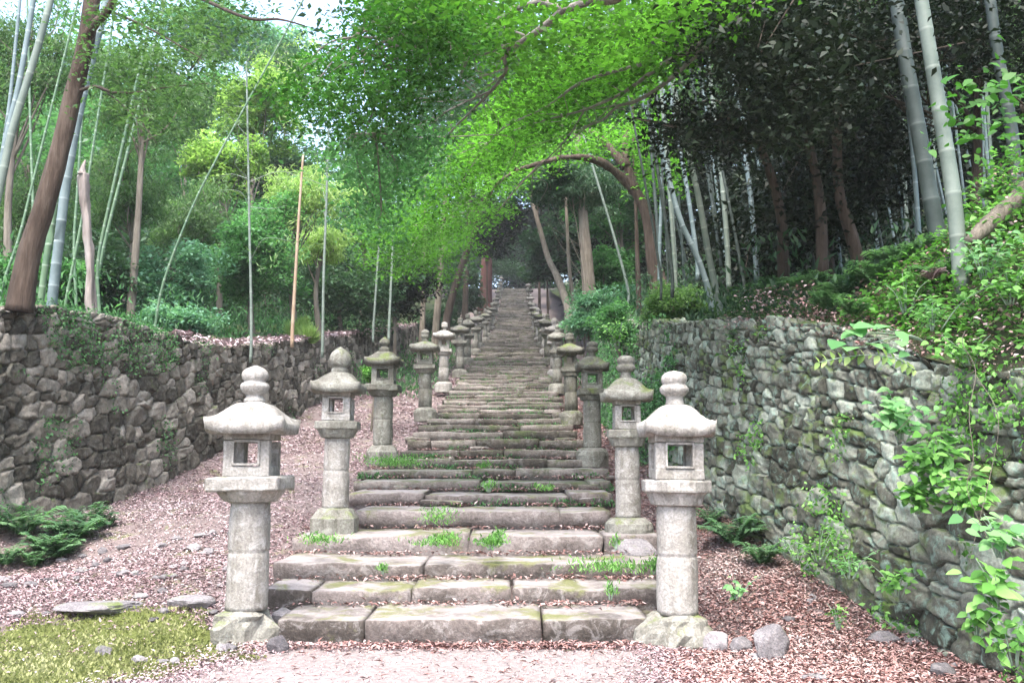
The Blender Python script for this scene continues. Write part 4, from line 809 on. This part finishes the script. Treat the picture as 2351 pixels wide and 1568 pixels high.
# ------------------------------------------------------------------ distant woods and thickets nobody could count
def wood(name, label, n_c, xy, hz, R, nl, leaf, L, seed, mode='flat', asp=.5):
    rr = np.random.default_rng(seed); X, Y = xy(rr, n_c); Z = terr(X, Y)+rr.uniform(hz[0], hz[1], n_c); Pa, Ta = [], []
    for a, b, c in zip(X, Y, Z):
        s = rr.uniform(.7, 1.3)*R; P, T, _ = clumpy(rr, nl, (a, b, c), (s, s, s*1.15), 14, s*.42, .5); Pa.append(P); Ta.append(T*.6+rr.random()*.4)
    o = mk_leaves(name, np.concatenate(Pa), np.concatenate(Ta), rr, M[leaf], L, asp, mode, .5); return tag(o, label, 'forest', kind='stuff')
def XYl(rr, n): Y = rr.uniform(42, 150, n); return WLx(Y)-7-rr.random(n)**1.3*Y*.6, Y
wood('distant_forest', 'hazy green forest covering the hillside behind the left wall', 120, XYl, (2, 9), 3.6, 1500, 'leaf_mid', .42, 1)
def XYl2(rr, n): Y = rr.uniform(26, 60, n); return WLx(Y)-5-rr.random(n)*Y*.5, Y
wood('distant_forest', 'blue-green undergrowth trees on the lower slope behind the left wall', 70, XYl2, (.5, 4), 2.0, 1300, 'leaf_cedar', .22, 2)
def XYr(rr, n): Y = rr.uniform(24, 120, n); return WRx(Y)+3+rr.random(n)*Y*.6, Y
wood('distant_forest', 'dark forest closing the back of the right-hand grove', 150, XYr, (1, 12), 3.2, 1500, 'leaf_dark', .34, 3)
def XYt(rr, n): Y = rr.uniform(60, 190, n); s = rr.choice([-1, 1], n); return SC(Y)+s*(4.5+rr.random(n)*12)*(Y < 141)+(Y >= 141)*rr.uniform(-14, 14, n), Y
def XYo(rr, n): Y = rr.uniform(30, 138, n); return SC(Y)+rr.normal(0, 4.5, n), Y
_t = terr
def terr(x, y): return np.maximum(_t(x, y)+5, 1.5+.31*np.asarray(y))
wood('tree_canopy', 'shady leaf canopy closing over the upper stairs', 110, XYo, (2.6, 9), 2.9, 1100, 'leaf_cedar', .3, 44)
terr = _t
wood('distant_forest', 'dusky wood lining and closing the top of the stairs', 90, XYt, (3, 15), 3.4, 1500, 'leaf_cedar', .42, 4)
def XYg(rr, n): Y = rr.uniform(-3, 30, n); return WRx(Y)+2.5+rr.random(n)*(4+Y*.35), Y
wood('added_bamboo_foliage', 'dense bamboo leaves added above the right-hand grove to shade it', 150, XYg, (6.5, 10), 1.8, 700, 'leaf_bamboo', .2, 5, 'droop', .2)  # leaf roof added, reaching behind the camera, to keep sun off the grove

# ------------------------------------------------------------------ leaf litter, stones, weeds and ferns
rng = np.random.default_rng(9)
def scatter(n, y0, y1, xa, xb, power=1.6):
    """ground points, denser near the camera"""
    u = rng.random(n*2); k = 1-power; Y = (y0**k+u*(y1**k-y0**k))**(1/k); A, B = xa(Y), xb(Y); w = np.maximum(B-A, 0)
    keep = rng.random(n*2) < w/w.max(); Y = Y[keep][:n]; A, B = A[keep][:n], B[keep][:n]; X = A+rng.random(len(Y))*(B-A); return X, Y
def step_edge(y, side):
    ed = np.array([EDGE[i] if i < len(EDGE) else (SC(STEP[i][0])-1.86, SC(STEP[i][0])+1.86) for i in range(len(STEP))]); ys_ = [s[0] for s in STEP]
    return np.interp(y, [6, 8.2]+ys_, [(-2.1, 1.22)[side]]*2+list(ed[:, side]))
def litter(name, label, X, Y, mat, L, extra=0):
    Z = ground_z(X, Y)+.006+rng.random(len(X))*.03+extra; P = np.stack([X, Y, Z], 1); n = len(P)
    P2 = P.copy(); P2[:, 2] = 0; t = .5+.3*fbm(P2, .8, 3, 3)+rng.normal(0, .25, n); Ls = L*np.clip(Y/14, 1, 2.2)
    o = mk_leaves(name, P, t, rng, mat, Ls, .34, 'flat', .32); return tag(o, label, 'fallen leaves', kind='stuff')
X, Y = scatter(110000, 7.0, 50, lambda y: WLx(y)-.1, lambda y: step_edge(y, 0)+.12, 1.7)
bare = fbm(np.stack([X, Y, 0*X], 1), .75, 4, 33); m = ~(inpoly(X, Y, MOSS) & (rng.random(len(X)) < .93)) & ~inpoly(X, Y, PATH) & ((bare < .28) | (rng.random(len(X)) < .35)); litter('leaf_litter', 'pinkish dry bamboo leaves covering the slope between left wall and stairs', X[m], Y[m], M['litter'], .047)
X, Y = scatter(85000, 5.0, 34, lambda y: np.where(y < 8, 1.15, step_edge(y, 1)-.12), lambda y: WRx(y)+.1, 1.9)
m = ~inpoly(X, Y, PATH) & ~inpoly(X, Y, MOSS2); litter('leaf_litter', 'reddish-brown dry leaves covering the bank below the right wall', X[m], Y[m], M['litter_red'], .048)
# leaves drifted against the first riser and onto the path and treads
X = rng.uniform(-2.3, 1.4, 2600); Y = 8.27-np.abs(rng.normal(0, .13, 2600)); X2 = rng.uniform(-2.9, 1.2, 500); Y2 = rng.uniform(6.2, 8.2, 500)
litter('leaf_litter', 'red-brown leaves drifted along the foot of the lowest step', np.concatenate([X, X2]), np.concatenate([Y, Y2]), M['litter_red'], .06, .012)
Pt = []
for i in range(34):
    yb_ = STEP[i+1][0]; a, b = (EDGE[i] if i < len(EDGE) else (SC(STEP[i][0])-1.8, SC(STEP[i][0])+1.8)); n = 420 if i < 12 else 200
    cl = rng.uniform(a, b, 7); x = np.where(rng.random(n) < .6, cl[rng.integers(0, 7, n)]+rng.normal(0, .15, n), rng.uniform(a, b, n)); x = np.clip(x, a, b)
    Pt.append(np.stack([x, yb_-.02-np.abs(rng.normal(0, .11, n)), np.full(n, STEP[i][1]+.025)+rng.random(n)*.03], 1))
Pt = np.concatenate(Pt); o = mk_leaves('leaf_litter', Pt, rng.random(len(Pt)), rng, M['litter_red'], .06, .36, 'flat', .35); tag(o, 'dry leaves caught at the back of the stair treads', 'fallen leaves', kind='stuff')
# dry leaves and rubble lying along the top of the left wall
Yw = rng.uniform(17, 50, 9000); Xw = WLx(Yw)-.1-rng.random(9000)*1.2; Pw = np.stack([Xw, Yw, WLt(Yw)+.0+rng.random(9000)*.08], 1)
o = mk_leaves('leaf_litter', Pw, rng.random(9000)*.6+.4, rng, M['litter'], .13, .4, 'flat', .4); tag(o, 'pale dry leaves lying on the top of the left wall', 'fallen leaves', kind='stuff')

def rock(label, px, py, d, w, h, mat='rock', seed=0, name='rock', group=None, rot=0, sharp=.25):
    """angular field stone resting in the ground; px,py is the middle of its foot"""
    r = np.random.default_rng(seed+500); p = at(px, py, d); W = w*d/FPX/2; Hh = h*d/FPX
    gz = float(terr(np.array([p[0]]), np.array([p[1]]))[0])
    root_ = (p[0], p[1], gz); n = 18; ph, th = np.meshgrid(np.linspace(0, np.pi, n), np.linspace(0, 2*np.pi, 2*n, endpoint=False), indexing='ij')
    D = np.stack([np.sin(ph)*np.cos(th), np.sin(ph)*np.sin(th), np.cos(ph)], -1).reshape(-1, 3)
    pl = norm(r.normal(0, 1, (13, 3))); ds = r.uniform(.72, 1.0, 13); q = D@pl.T; rad = np.min(np.where(q > .05, ds/np.maximum(q, .05), 9), 1); rad = np.minimum(rad, 1.15)
    V = D*rad[:, None]*(1+fbm(D, 3, 3, seed)[:, None]*.05); c, s = math.cos(rot), math.sin(rot)
    V = V*[W, W*.75, Hh*.62]; V = np.stack([V[:, 0]*c-V[:, 1]*s, V[:, 0]*s+V[:, 1]*c, V[:, 2]+Hh*.35], 1)
    m = 2*n; F = [[i*m+j, (i+1)*m+j, (i+1)*m+(j+1) % m, i*m+(j+1) % m] for i in range(n-1) for j in range(m)]
    o = mk(name, V, F, M[mat], smooth=False, tint=np.full(len(V), r.random())); o.location = root_; tag(o, label, 'rock', group); return o
rock('dark grey angular rock in the leaves right of the front lantern', 1768, 1440, 7.6, 85, 72, seed=1)
rock('pale rounded rock touching the right front lantern pillar', 1645, 1408, 8.0, 60, 42, seed=2)
rock('small greenish rock between the pale rock and the dark grey rock', 1698, 1415, 7.9, 48, 32, seed=3)
rock('flat greenish rock beside the left end of the second step', 655, 1388, 8.75, 62, 42, seed=4)
rock('white stone at the left foot of the front left lantern', 512, 1455, 7.95, 36, 22, seed=5)
rock('small grey stone next to the white stone by the left lantern', 530, 1462, 7.95, 28, 24, seed=6)
rock('dark block leaning on the base of the front left lantern', 640, 1460, 7.95, 46, 42, seed=7, rot=.5)
rock('lone pale stone on the yellow moss at the left', 240, 1480, 7.75, 36, 24, seed=8)
rock('small stone on the moss near the path, leftmost of three', 322, 1498, 7.5, 34, 18, seed=9)
rock('small stone on the moss near the path, rightmost of three', 402, 1500, 7.45, 22, 18, seed=10)
rock('flat stone on the moss near the path, middle one of three', 372, 1499, 7.5, 38, 12, seed=11)
rock('long flat grey stone sunk in the litter of the left slope', 225, 1372, 8.9, 170, 20, seed=12, rot=.25)
rock('grey flat stone sunk in the litter behind the front left lantern', 440, 1352, 9.1, 90, 26, seed=13, rot=.2)
rock('whitish flat stone in the leaves at the lower right', 2010, 1545, 6.55, 62, 20, seed=14)
rock('broken pale stone in the leaves below the mossy boulders', 2160, 1480, 7.0, 60, 30, seed=15)
rock('brownish flat stone under the weeds below the right wall', 2025, 1395, 7.9, 70, 24, seed=16)
rock('flat bluish stone in the leaves at the lower right', 1870, 1520, 6.9, 60, 18, seed=17)
rock('round orange-brown stone sitting on top of the right wall', 1842, 745, 9.75, 56, 58, mat='soil', seed=18)
rock('squared mossy block under the base of the second right lantern', 1452, 1268, 10.75, 118, 46, seed=19)
r = np.random.default_rng(31)
for k in range(90):
    side = k % 3 != 0
    px, py = (r.uniform(0, 600), r.uniform(1230, 1420)) if side else (r.uniform(1640, 2300), r.uniform(1400, 1560))
    d = EYE*FPX/(py-HOR); d = np.interp(d, [5, 8, 11, 14], [5, 7.9, 10, 11.5])
    if inpoly(np.array([at(px, py, d)[0]]), np.array([d]), PATH)[0]: continue
    rock('small stone half buried in the fallen leaves', px, py, d, r.uniform(14, 40), r.uniform(7, 15), seed=60+k, name='pebble', group='small stones half buried in the fallen leaves', rot=r.uniform(0, 3))

def fern_mesh(r, nf=9, L=.6, flat=.5, pinn=17):
    Ps, As, Ls, Ts = [], [], [], []
    for f in range(nf):
        th = 2*np.pi*f/nf+r.normal(0, .25); l = L*r.uniform(.7, 1.15); el = r.uniform(.75, 1.3)
        t = np.linspace(.12, 1, pinn); hx = l*t*math.cos(el*.8); z = l*(math.sin(el)*t*1.1-.55*t**2.6*(.5+flat*.6))
        P = np.stack([hx*math.cos(th), hx*math.sin(th), z], 1); T = norm(np.gradient(P, axis=0)); S = norm(np.cross(T, [0, 0, 1.]))
        for sg in (-1, 1):
            Ps.append(P); As.append(norm(S*sg+T*.45+[0, 0, -.15])); Ls.append(l*.34*np.sin(np.pi*np.clip(t*.85+.12, 0, 1))**.8); Ts.append(np.full(pinn, r.random()*.5)+t*.4)
    return np.concatenate(Ps), np.concatenate(As), np.concatenate(Ls), np.concatenate(Ts)
def fern(label, px, py, d, size, seed, mat='fern', name='fern', group=None, nf=9, z=None, flat=.25, out=0):
    r = np.random.default_rng(seed+900); p = at(px, py, d)
    if py > 1050: p = at(px, py, d+.35); p[2] = min(p[2], float(ground_z(p[0:1], p[1:2])[0]))
    root = thing(name, label, 'fern', p, group); P, A, Ls, T = fern_mesh(r, int(nf*1.5), size*d/FPX, flat)
    P = P+p; V, F = leaves(P, r, 1.0, .27, 'flat', .1, A=A)
    Lr = np.repeat(Ls, 4)[:, None]; V = np.repeat(P, 4, 0)+(V-np.repeat(P, 4, 0))*Lr; mk('frond', V, F, M[mat], root, False, np.repeat(T, 4)); return root
fern('large dark fern at the foot of the left wall, rightmost of the cluster', 175, 1140, 11.6, 95, 1, nf=14)
fern('large dark fern at the foot of the left wall, middle of the cluster', 110, 1150, 11.3, 88, 2, nf=13)
fern('low fern at the left photo edge under the wall', 20, 1190, 11.0, 75, 3, nf=12)
for k, (px, py, d, s_) in enumerate([(60, 1120, 11.8, 110), (140, 1170, 11.2, 85), (205, 1105, 12.2, 90), (85, 1185, 11.0, 65), (250, 1130, 12.4, 40)]):
    fern(['dark fern behind the left fern cluster, close to the boulder', 'low spreading fern in front of the left fern cluster', 'fern at the back right of the left cluster against the wall', 'small fern at the front left of the left cluster', 'tiny fern just right of the left fern cluster'][k], px, py, d, s_, 50+k, nf=12)
fern('upright fern growing from the wall joint above the left fern cluster', 140, 1085, 12.0, 60, 4, nf=10)
fern('drooping fern hanging at the foot of the right wall behind the front lantern', 1680, 1140, 10.2, 105, 5, nf=16)
fern('second drooping fern at the foot of the right wall, lower right of the first', 1745, 1195, 9.5, 85, 6, nf=14)
fern('dark strap-leaved fern between the right lanterns and the wall', 1632, 1160, 11.0, 60, 7, nf=12)
for k, (px, py, d, s) in enumerate([(1930, 690, 10.2, 80), (2010, 660, 10, 95), (2060, 620, 10.2, 90), (1850, 675, 11, 80), (1780, 690, 12, 75), (2120, 600, 9.6, 80), (1960, 730, 9.2, 70), (2230, 610, 8.8, 75), (2300, 470, 8.8, 70), (2160, 650, 8.6, 80), (1900, 715, 9.8, 70), (1700, 790, 11.6, 50)]):
    fern(['grey-green arching fern on top of the right wall, left of the next fern', 'wide arching fern above the wall top in front of the brown trunk', 'fern with pale arching fronds below the thick bamboo culms', 'shaded fern on the wall top near the orange-brown stone', 'shaded fern leftmost on top of the right wall', 'bright fern at the foot of the brightest thick culm', 'bright fern hanging over the wall edge above the broad leaves', 'small fern on the mound beside the fallen log', 'fern at the right photo edge above the fallen log', 'bright green fern on the mound right of the pale dead fern', 'fern just right of the orange-brown stone', 'small fern rooted in the upper right wall face'][k], px, py, d, s, 20+k, nf=12, group='ferns along the top of the right wall')
def herb(label, px, py, d, w, h, n, L, mat='herb', seed=0, name='weed', cat='plant', asp=.55, mode='flat', stems=7, group=None):
    r = np.random.default_rng(seed+1300); p = at(px, py, d); root = thing(name, label, cat, p, group); W, H = w*d/FPX/2, h*d/FPX
    tips = p+np.stack([r.normal(0, .55, stems)*W, r.normal(0, .5, stems)*W, r.uniform(.4, 1, stems)*H], 1)
    Ps = []; br = []
    for q in tips:
        path = np.array([p+(q-p)*([.85, .85, 0] if w > 2.4*h else [.15, .15, 0]), (p+q)/2+[0, 0, H*.12], q]); sp = spline(path, 12); br.append((path, .006*max(1, d/8), .002*max(1, d/8))) if w <= 2.4*h else None; k = max(1, n//stems)
        Ps.append(sp[r.integers(3, 12, k)]+r.normal(0, 1, (k, 3))*[W*.22, W*.22, H*.10])
    P = np.concatenate(Ps)
    if br: branches('stem', br, M['culm_green'], root, seed, 4)
    mk_leaves('foliage', P, r.random(len(P)), r, M[mat], L, asp, mode, .4, root); return root
HB = [(2070, 1010, 7.4, 130, 120, 130, .10), (2150, 1110, 7.1, 170, 130, 170, .10), (2200, 1190, 6.9, 150, 110, 150, .09), (2110, 1180, 7.2, 110, 90, 110, .09), (2300, 1280, 6.3, 120, 120, 50, .12), (2290, 1400, 6.2, 120, 120, 45, .12), (2240, 1460, 6.3, 90, 80, 45, .09), (2330, 1530, 6.1, 100, 120, 60, .09), (1950, 1330, 8.3, 120, 70, 110, .06), (2060, 1370, 7.8, 110, 70, 90, .07), (1880, 1290, 8.9, 110, 80, 160, .05), (1830, 1290, 9.3, 90, 60, 110, .05),
      (1690, 1375, 8.3, 50, 50, 22, .07), (1925, 1445, 7.6, 60, 60, 30, .06), (1715, 850, 11.4, 120, 90, 190, .06), (1760, 800, 10.8, 110, 80, 120, .06), (2140, 760, 7.9, 160, 90, 220, .06), (2230, 840, 7.3, 170, 80, 160, .07), (2080, 720, 8.6, 90, 100, 90, .07), (2320, 700, 7.2, 130, 90, 140, .07), (2260, 640, 7.6, 170, 110, 170, .07), (2310, 560, 8.2, 130, 80, 130, .07), (1420, 800, 18, 70, 70, 260, .07)]
HL = ['bright green vine leaves on the wall, upper left of the bright patch', 'largest bright green leafy patch on the right wall face', 'bright leaves at the lower right of the large wall patch', 'bright leaves at the lower left of the large wall patch', 'light green weed with round leaves before the mossy boulders', 'light green weed at the lower right photo edge', 'small weed at the foot of the rightmost mossy boulder', 'yellow-green weed in the lower right corner', 'green weeds at the foot of the right wall near the boulders', 'leafy weeds beneath the lowest boulders of the right wall', 'dense small-leaved creeper at the foot of the right wall', 'small-leaved creeper near the hanging ferns', 'small green weed behind the pale rounded rock', 'pair of light weeds in the leaf litter at right', 'soft green bush growing from the upper right wall face', 'light green sprig above the wall bush', 'dense creeper beneath the pale dead fern', 'leaves hanging over the lip of the nearest wall stones', 'yellow-green vine climbing left of the pale dead fern', 'green leaves at the right photo edge on the mound', 'bright leaves on the mound below the fallen log', 'bright green leaves around the end of the fallen log', 'green growth hanging down the bank beside the third right lantern']
for k, (q, lab) in enumerate(zip(HB, HL)): herb(lab, q[0], q[1], q[2], q[3], q[4], q[5], q[6], seed=k, mat='herb' if k % 4 else 'bigleaf')
# hydrangea-like plant and leaflet frond hanging over the wall
hy = thing('broadleaf_plant', 'plant with large heart-shaped pale green leaves hanging over the right wall', 'plant', at(2050, 800, 8.0)); r = np.random.default_rng(4)
C_ = [(1955, 745), (2000, 750), (1925, 785), (2065, 785), (2035, 750), (1985, 790), (2085, 810), (1940, 760), (2015, 790), (1975, 765), (2050, 800), (1960, 800), (2030, 820), (2060, 760)]
P = pxpath([(a+r.uniform(-6, 6), b, 7.35+r.uniform(-.12, .12)) for a, b in C_]); A = norm(np.stack([r.normal(-.5, .8, len(P)), r.normal(-.8, .3, len(P)), r.normal(-.35, .2, len(P))], 1)); mk_leaves('foliage', P, r.random(len(P)), r, M['bigleaf'], .17, .8, 'flat', .2, hy, A=A)
branches('stem', [(np.array([at(2130, 790, 7.8), at(2080, 770, 7.6), q]), .008, .003) for q in P], M['culm_green'], hy, 1, 5)
q = spline(pxpath([(2100, 850, 7.4), (2060, 825, 7.3), (2000, 815, 7.25), (1940, 820, 7.2), (1880, 832, 7.2)]), 15); A = np.concatenate([norm(np.tile([[-.5, -.2, .8*s]], (15, 1))+r.normal(0, .12, (15, 3))) for s in (-1, 1)])
lf = thing('compound_leaf_plant', 'yellowish spray of paired oval leaflets pointing left over the right wall', 'plant', q[0]); mk_leaves('foliage', np.concatenate([q, q]), r.random(30), r, M['leaf_yellow'], .075, .6, 'flat', .2, lf, A=A); branches('stem', [(q, .006, .003)], M['culm_green'], lf)
vn = thing('hanging_vine', 'bare brown vine hanging down the nearest part of the right wall', 'vine', at(2240, 840, 6.9))
branches('stem', [(pxpath([(2215, 760, 6.9), (2210, 790, 6.75), (2240, 850, 6.7), (2225, 950, 6.6), (2235, 1050, 6.55), (2220, 1120, 6.5), (2250, 1200, 6.45), (2270, 1240, 6.4)]), (.0035), .002), (pxpath([(2240, 850, 6.7), (2180, 890, 6.9), (2120, 930, 7.0), (2050, 1000, 7.1)]), .003, .002), (pxpath([(2240, 860, 6.7), (2290, 950, 6.5), (2280, 1060, 6.5), (2220, 1310, 6.4)]), .003, .002)], M['bark_grey'], vn, 2, 5)
df = fern('tuft of dead pale brown fern fronds on the mound', 2140, 645, 8.3, 42, 77, mat='litter', name='dead_fern', nf=16)
lg = thing('fallen_log', 'mossy fallen log lying at the top of the mound by the right photo edge', 'log', at(2290, 500, 8.0))
trunk_mesh('log', pxpath([(2225, 555, 7.9), (2260, 525, 8.0), (2300, 490, 8.1), (2340, 455, 8.2), (2400, 400, 8.4)]), .06, .11, M['bark_grey'], lg, 24, 10, .2, 3)

# weeds growing on the stairs
ST = [('strip of low green weeds under the third left lantern', 912, 1078, 14.9, 160, 30, 700, .05), ('weeds under the second left lantern base', 740, 1255, 9.9, 120, 28, 160, .05), ('grassy tuft in the middle of the fourth step, left', 1010, 1262, 9.75, 120, 34, 260, .05), ('brightest grassy tuft on the stairs, in the middle', 1125, 1262, 9.75, 90, 40, 300, .05), ('thin grass on the riser above the grassy tufts', 1000, 1212, 10.6, 110, 45, 200, .045),
      ('row of small ferny weeds at the right of the third riser', 1400, 1318, 9.05, 240, 28, 260, .055), ('weed at the right end of the third riser', 1500, 1318, 9.05, 60, 36, 90, .06), ('small weed on the third riser at left', 880, 1318, 9.05, 40, 22, 40, .05), ('tiny weed on the right of the second riser', 1400, 1378, 8.3, 36, 40, 40, .05), ('green weed below the right second lantern', 1415, 1262, 9.8, 34, 34, 40, .05), ('dark weed in the middle of the sixth riser', 1122, 1130, 11.5, 50, 26, 70, .05), ('small weed on the right of the sixth riser', 1250, 1132, 11.5, 50, 20, 60, .05), ('weed patch on the seventh riser at centre', 1110, 1080, 14.8, 60, 22, 100, .05)]
for k, q in enumerate(ST): herb(q[0], *q[1:6], q[6]*2, q[7], seed=40+k, name='weed_tuft', mode='up', asp=.25, mat='herb', stems=max(6, q[4]//10))
Pg = []
for i in range(5, 40):
    n = 300; a, b = (EDGE[i] if i < len(EDGE) else (SC(STEP[i][0])-1.8, SC(STEP[i][0])+1.8)); c_ = rng.uniform(a, b, 4); x = np.clip(c_[rng.integers(0, 4, n)]+rng.normal(0, .2, n), a, b)
    Pg.append(np.stack([x, STEP[i][0]-.03-rng.random(n)*.08, STEP[i-1][1]+rng.random(n)**2*.09], 1))
Pg = np.concatenate(Pg); o = mk_leaves('ground_cover', Pg, rng.random(len(Pg)), rng, M['leaf_mid'], .055, .4, 'up', .5); tag(o, 'tiny green weeds in the joints of the higher steps', 'weeds', kind='stuff')
# creepers on walls
def creeper(name, label, WV, WN, mask, n, L, mat, seed, asp=.6, cat='creeper'):
    rr = np.random.default_rng(seed); V = WV.reshape(-1, 3); Nn = WN.reshape(-1, 3); px, py = proj(V); m = mask(V, px, py, fbm(V, 1.1, 4, seed)); idx = np.where(m)[0]; w = 1/V[idx, 1]**.6; idx = rr.choice(idx, n, p=w/w.sum())
    P = V[idx]+rr.normal(0, .04, (n, 3))+Nn[idx]*rr.uniform(.02, .10, (n, 1)); o = mk_leaves(name, P, rr.random(n), rr, M[mat], L, asp, 'droop', .5); return tag(o, label, cat, kind='stuff')
creeper('wall_creeper', 'small-leaved ivy and moss trailing over the top of the left wall', WLV, WLN, lambda V, px, py, nz: (px < 400) & (py < 860) & (nz > .28) & (py > 690), 4500, .045, 'leaf_mid', 1)
creeper('wall_creeper', 'sparse small green sprigs in the joints of the left wall', WLV, WLN, lambda V, px, py, nz: (nz > .5), 3000, .05, 'leaf_mid', 2)
creeper('wall_creeper', 'green creeper spreading down the right wall below the mound', WRV, WRN, lambda V, px, py, nz: (px > 1650) & (py > 700) & ((nz > .55) | ((px > 1950) & (py < 830) & (nz > .1)) | ((px > 1780) & (px < 1980) & (py > 1120) & (nz > .25))), 6500, .05, 'herb', 3)
creeper('wall_creeper', 'dark green growth on the farther right wall and bank', WRV, WRN, lambda V, px, py, nz: (px < 1560) & (px > 1330) & (nz > -.1-.6*(px < 1440)), 16000, .07, 'leaf_mid', 4)
# ground cover on the mound and on the terraces
def cover(name, label, X, Y, L, mat, zj=.12, mode='flat', asp=.55):
    n = len(X); nz = fbm(np.stack([X, Y, 0*X], 1), 1.0, 3, 7); Z = terr(X, Y)+rng.random(n)**1.5*zj*(1+1.5*(nz > .2)); o = mk_leaves(name, np.stack([X, Y, Z], 1), rng.random(n)*.6+.4*(nz*.5+.5), rng, M[mat], L, asp, mode, .5); return tag(o, label, 'ground cover', kind='stuff')
n = 12000; Y = rng.uniform(5.2, 9.6, n); X = WRx(Y)+.45+rng.random(n)**1.2*3.2; cover('ground_cover', 'mixed green leaves and ivy carpeting the mound above the right wall', X, Y, .075, 'herb', .30)
n = 16000; Y = rng.uniform(5.2, 14, n); X = WRx(Y)+.55+rng.random(n)*4.5; cover('ground_cover', 'darker ivy patches on the mound above the right wall', X, Y, .07, 'leaf_olive', .22)
n = 14000; Y = rng.uniform(5.2, 12, n); X = WRx(Y)+.2+rng.random(n)*3; cover('leaf_litter', 'dead brown leaves among the green on the mound', X, Y, .045, 'litter_red', .2)
n = 26000; Y = rng.uniform(10, 40, n); X = WRx(Y)+.8+rng.random(n)*(3+Y*.3); cover('ground_cover', 'dusky undergrowth on the floor of the right grove', X, Y, .15, 'leaf_cedar', .5, 'up', .3)
n = 26000; Y = rng.uniform(10, 50, n); X = WLx(Y)-1.0-rng.random(n)*(3+Y*.25); cover('ground_cover', 'green undergrowth on the terrace behind the left wall', X, Y, .15, 'leaf_mid', .45, 'up', .3)
n = 9000; Y = rng.uniform(30, 60, n); s = rng.choice([-1, 1], n); X = SC(Y)+s*(2.5+rng.random(n)*3); cover('ground_cover', 'green weeds beside the upper lanterns', X, Y, .16, 'leaf_mid', .4, 'up', .3)
# leaves and grit scattered over the edges of the path, so that it fades into the banks
e = np.array(PATH+[PATH[0]]); k = rng.integers(1, len(PATH)-2, 9000); t_ = rng.random(9000)[:, None]; P_ = e[k]+(e[k+1]-e[k])*t_+rng.normal(0, .16, (9000, 2))
m = P_[:, 1] > 5; litter('leaf_litter', 'leaf crumbs blurring the edges of the sandy path', P_[m, 0], P_[m, 1], M['litter'], .035, .01)
n = 5000; X = rng.uniform(-3, 1.2, n); Y = rng.uniform(5.5, 8.3, n); o = mk_leaves('grit', np.stack([X, Y, ground_z(X, Y)+.018], 1), rng.random(n), rng, M['litter'], .016, .8, 'flat', .6); tag(o, 'fine grit and crumbs on the sandy path', 'grit', kind='stuff')
# short moss blades over the moss carpet
n = 26000; X = rng.uniform(-6.6, -2, n); Y = rng.uniform(5.6, 9.2, n); m = inpoly(X+fbm(np.stack([X, Y, 0*X], 1), 1.6, 4, 4)*.35, Y+fbm(np.stack([X, Y, 0*X], 1), 2, 3, 6)*.2, MOSS); X, Y = X[m], Y[m]
o = mk_leaves('moss', np.stack([X, Y, ground_z(X, Y)+.014], 1), .5+.35*fbm(np.stack([X, Y, 0*X], 1), 2.2, 3, 5)+rng.normal(0, .12, len(X)), rng, M['moss_blade'], .035, .5, 'up', .6); tag(o, 'fuzzy blades standing on the yellow-green moss carpet at the left', 'moss', kind='stuff')
# ------------------------------------------------------------------ haze
bpy.ops.mesh.primitive_cube_add(size=1); hz = bpy.context.object; hz.name = 'haze'; hz.scale = (620, 680, 150); hz.location = (0, 270, 60)
m = bpy.data.materials.new('haze'); m.use_nodes = True; nt = m.node_tree; nt.nodes.remove(nt.nodes['Principled BSDF']); pv = nt.nodes.new('ShaderNodeVolumePrincipled')
pv.inputs['Density'].default_value = .0005; pv.inputs['Color'].default_value = (.94, .98, 1, 1); nt.links.new(pv.outputs[0], nt.nodes['Material Output'].inputs['Volume']); hz.data.materials.append(m); hz['kind'] = 'stuff'
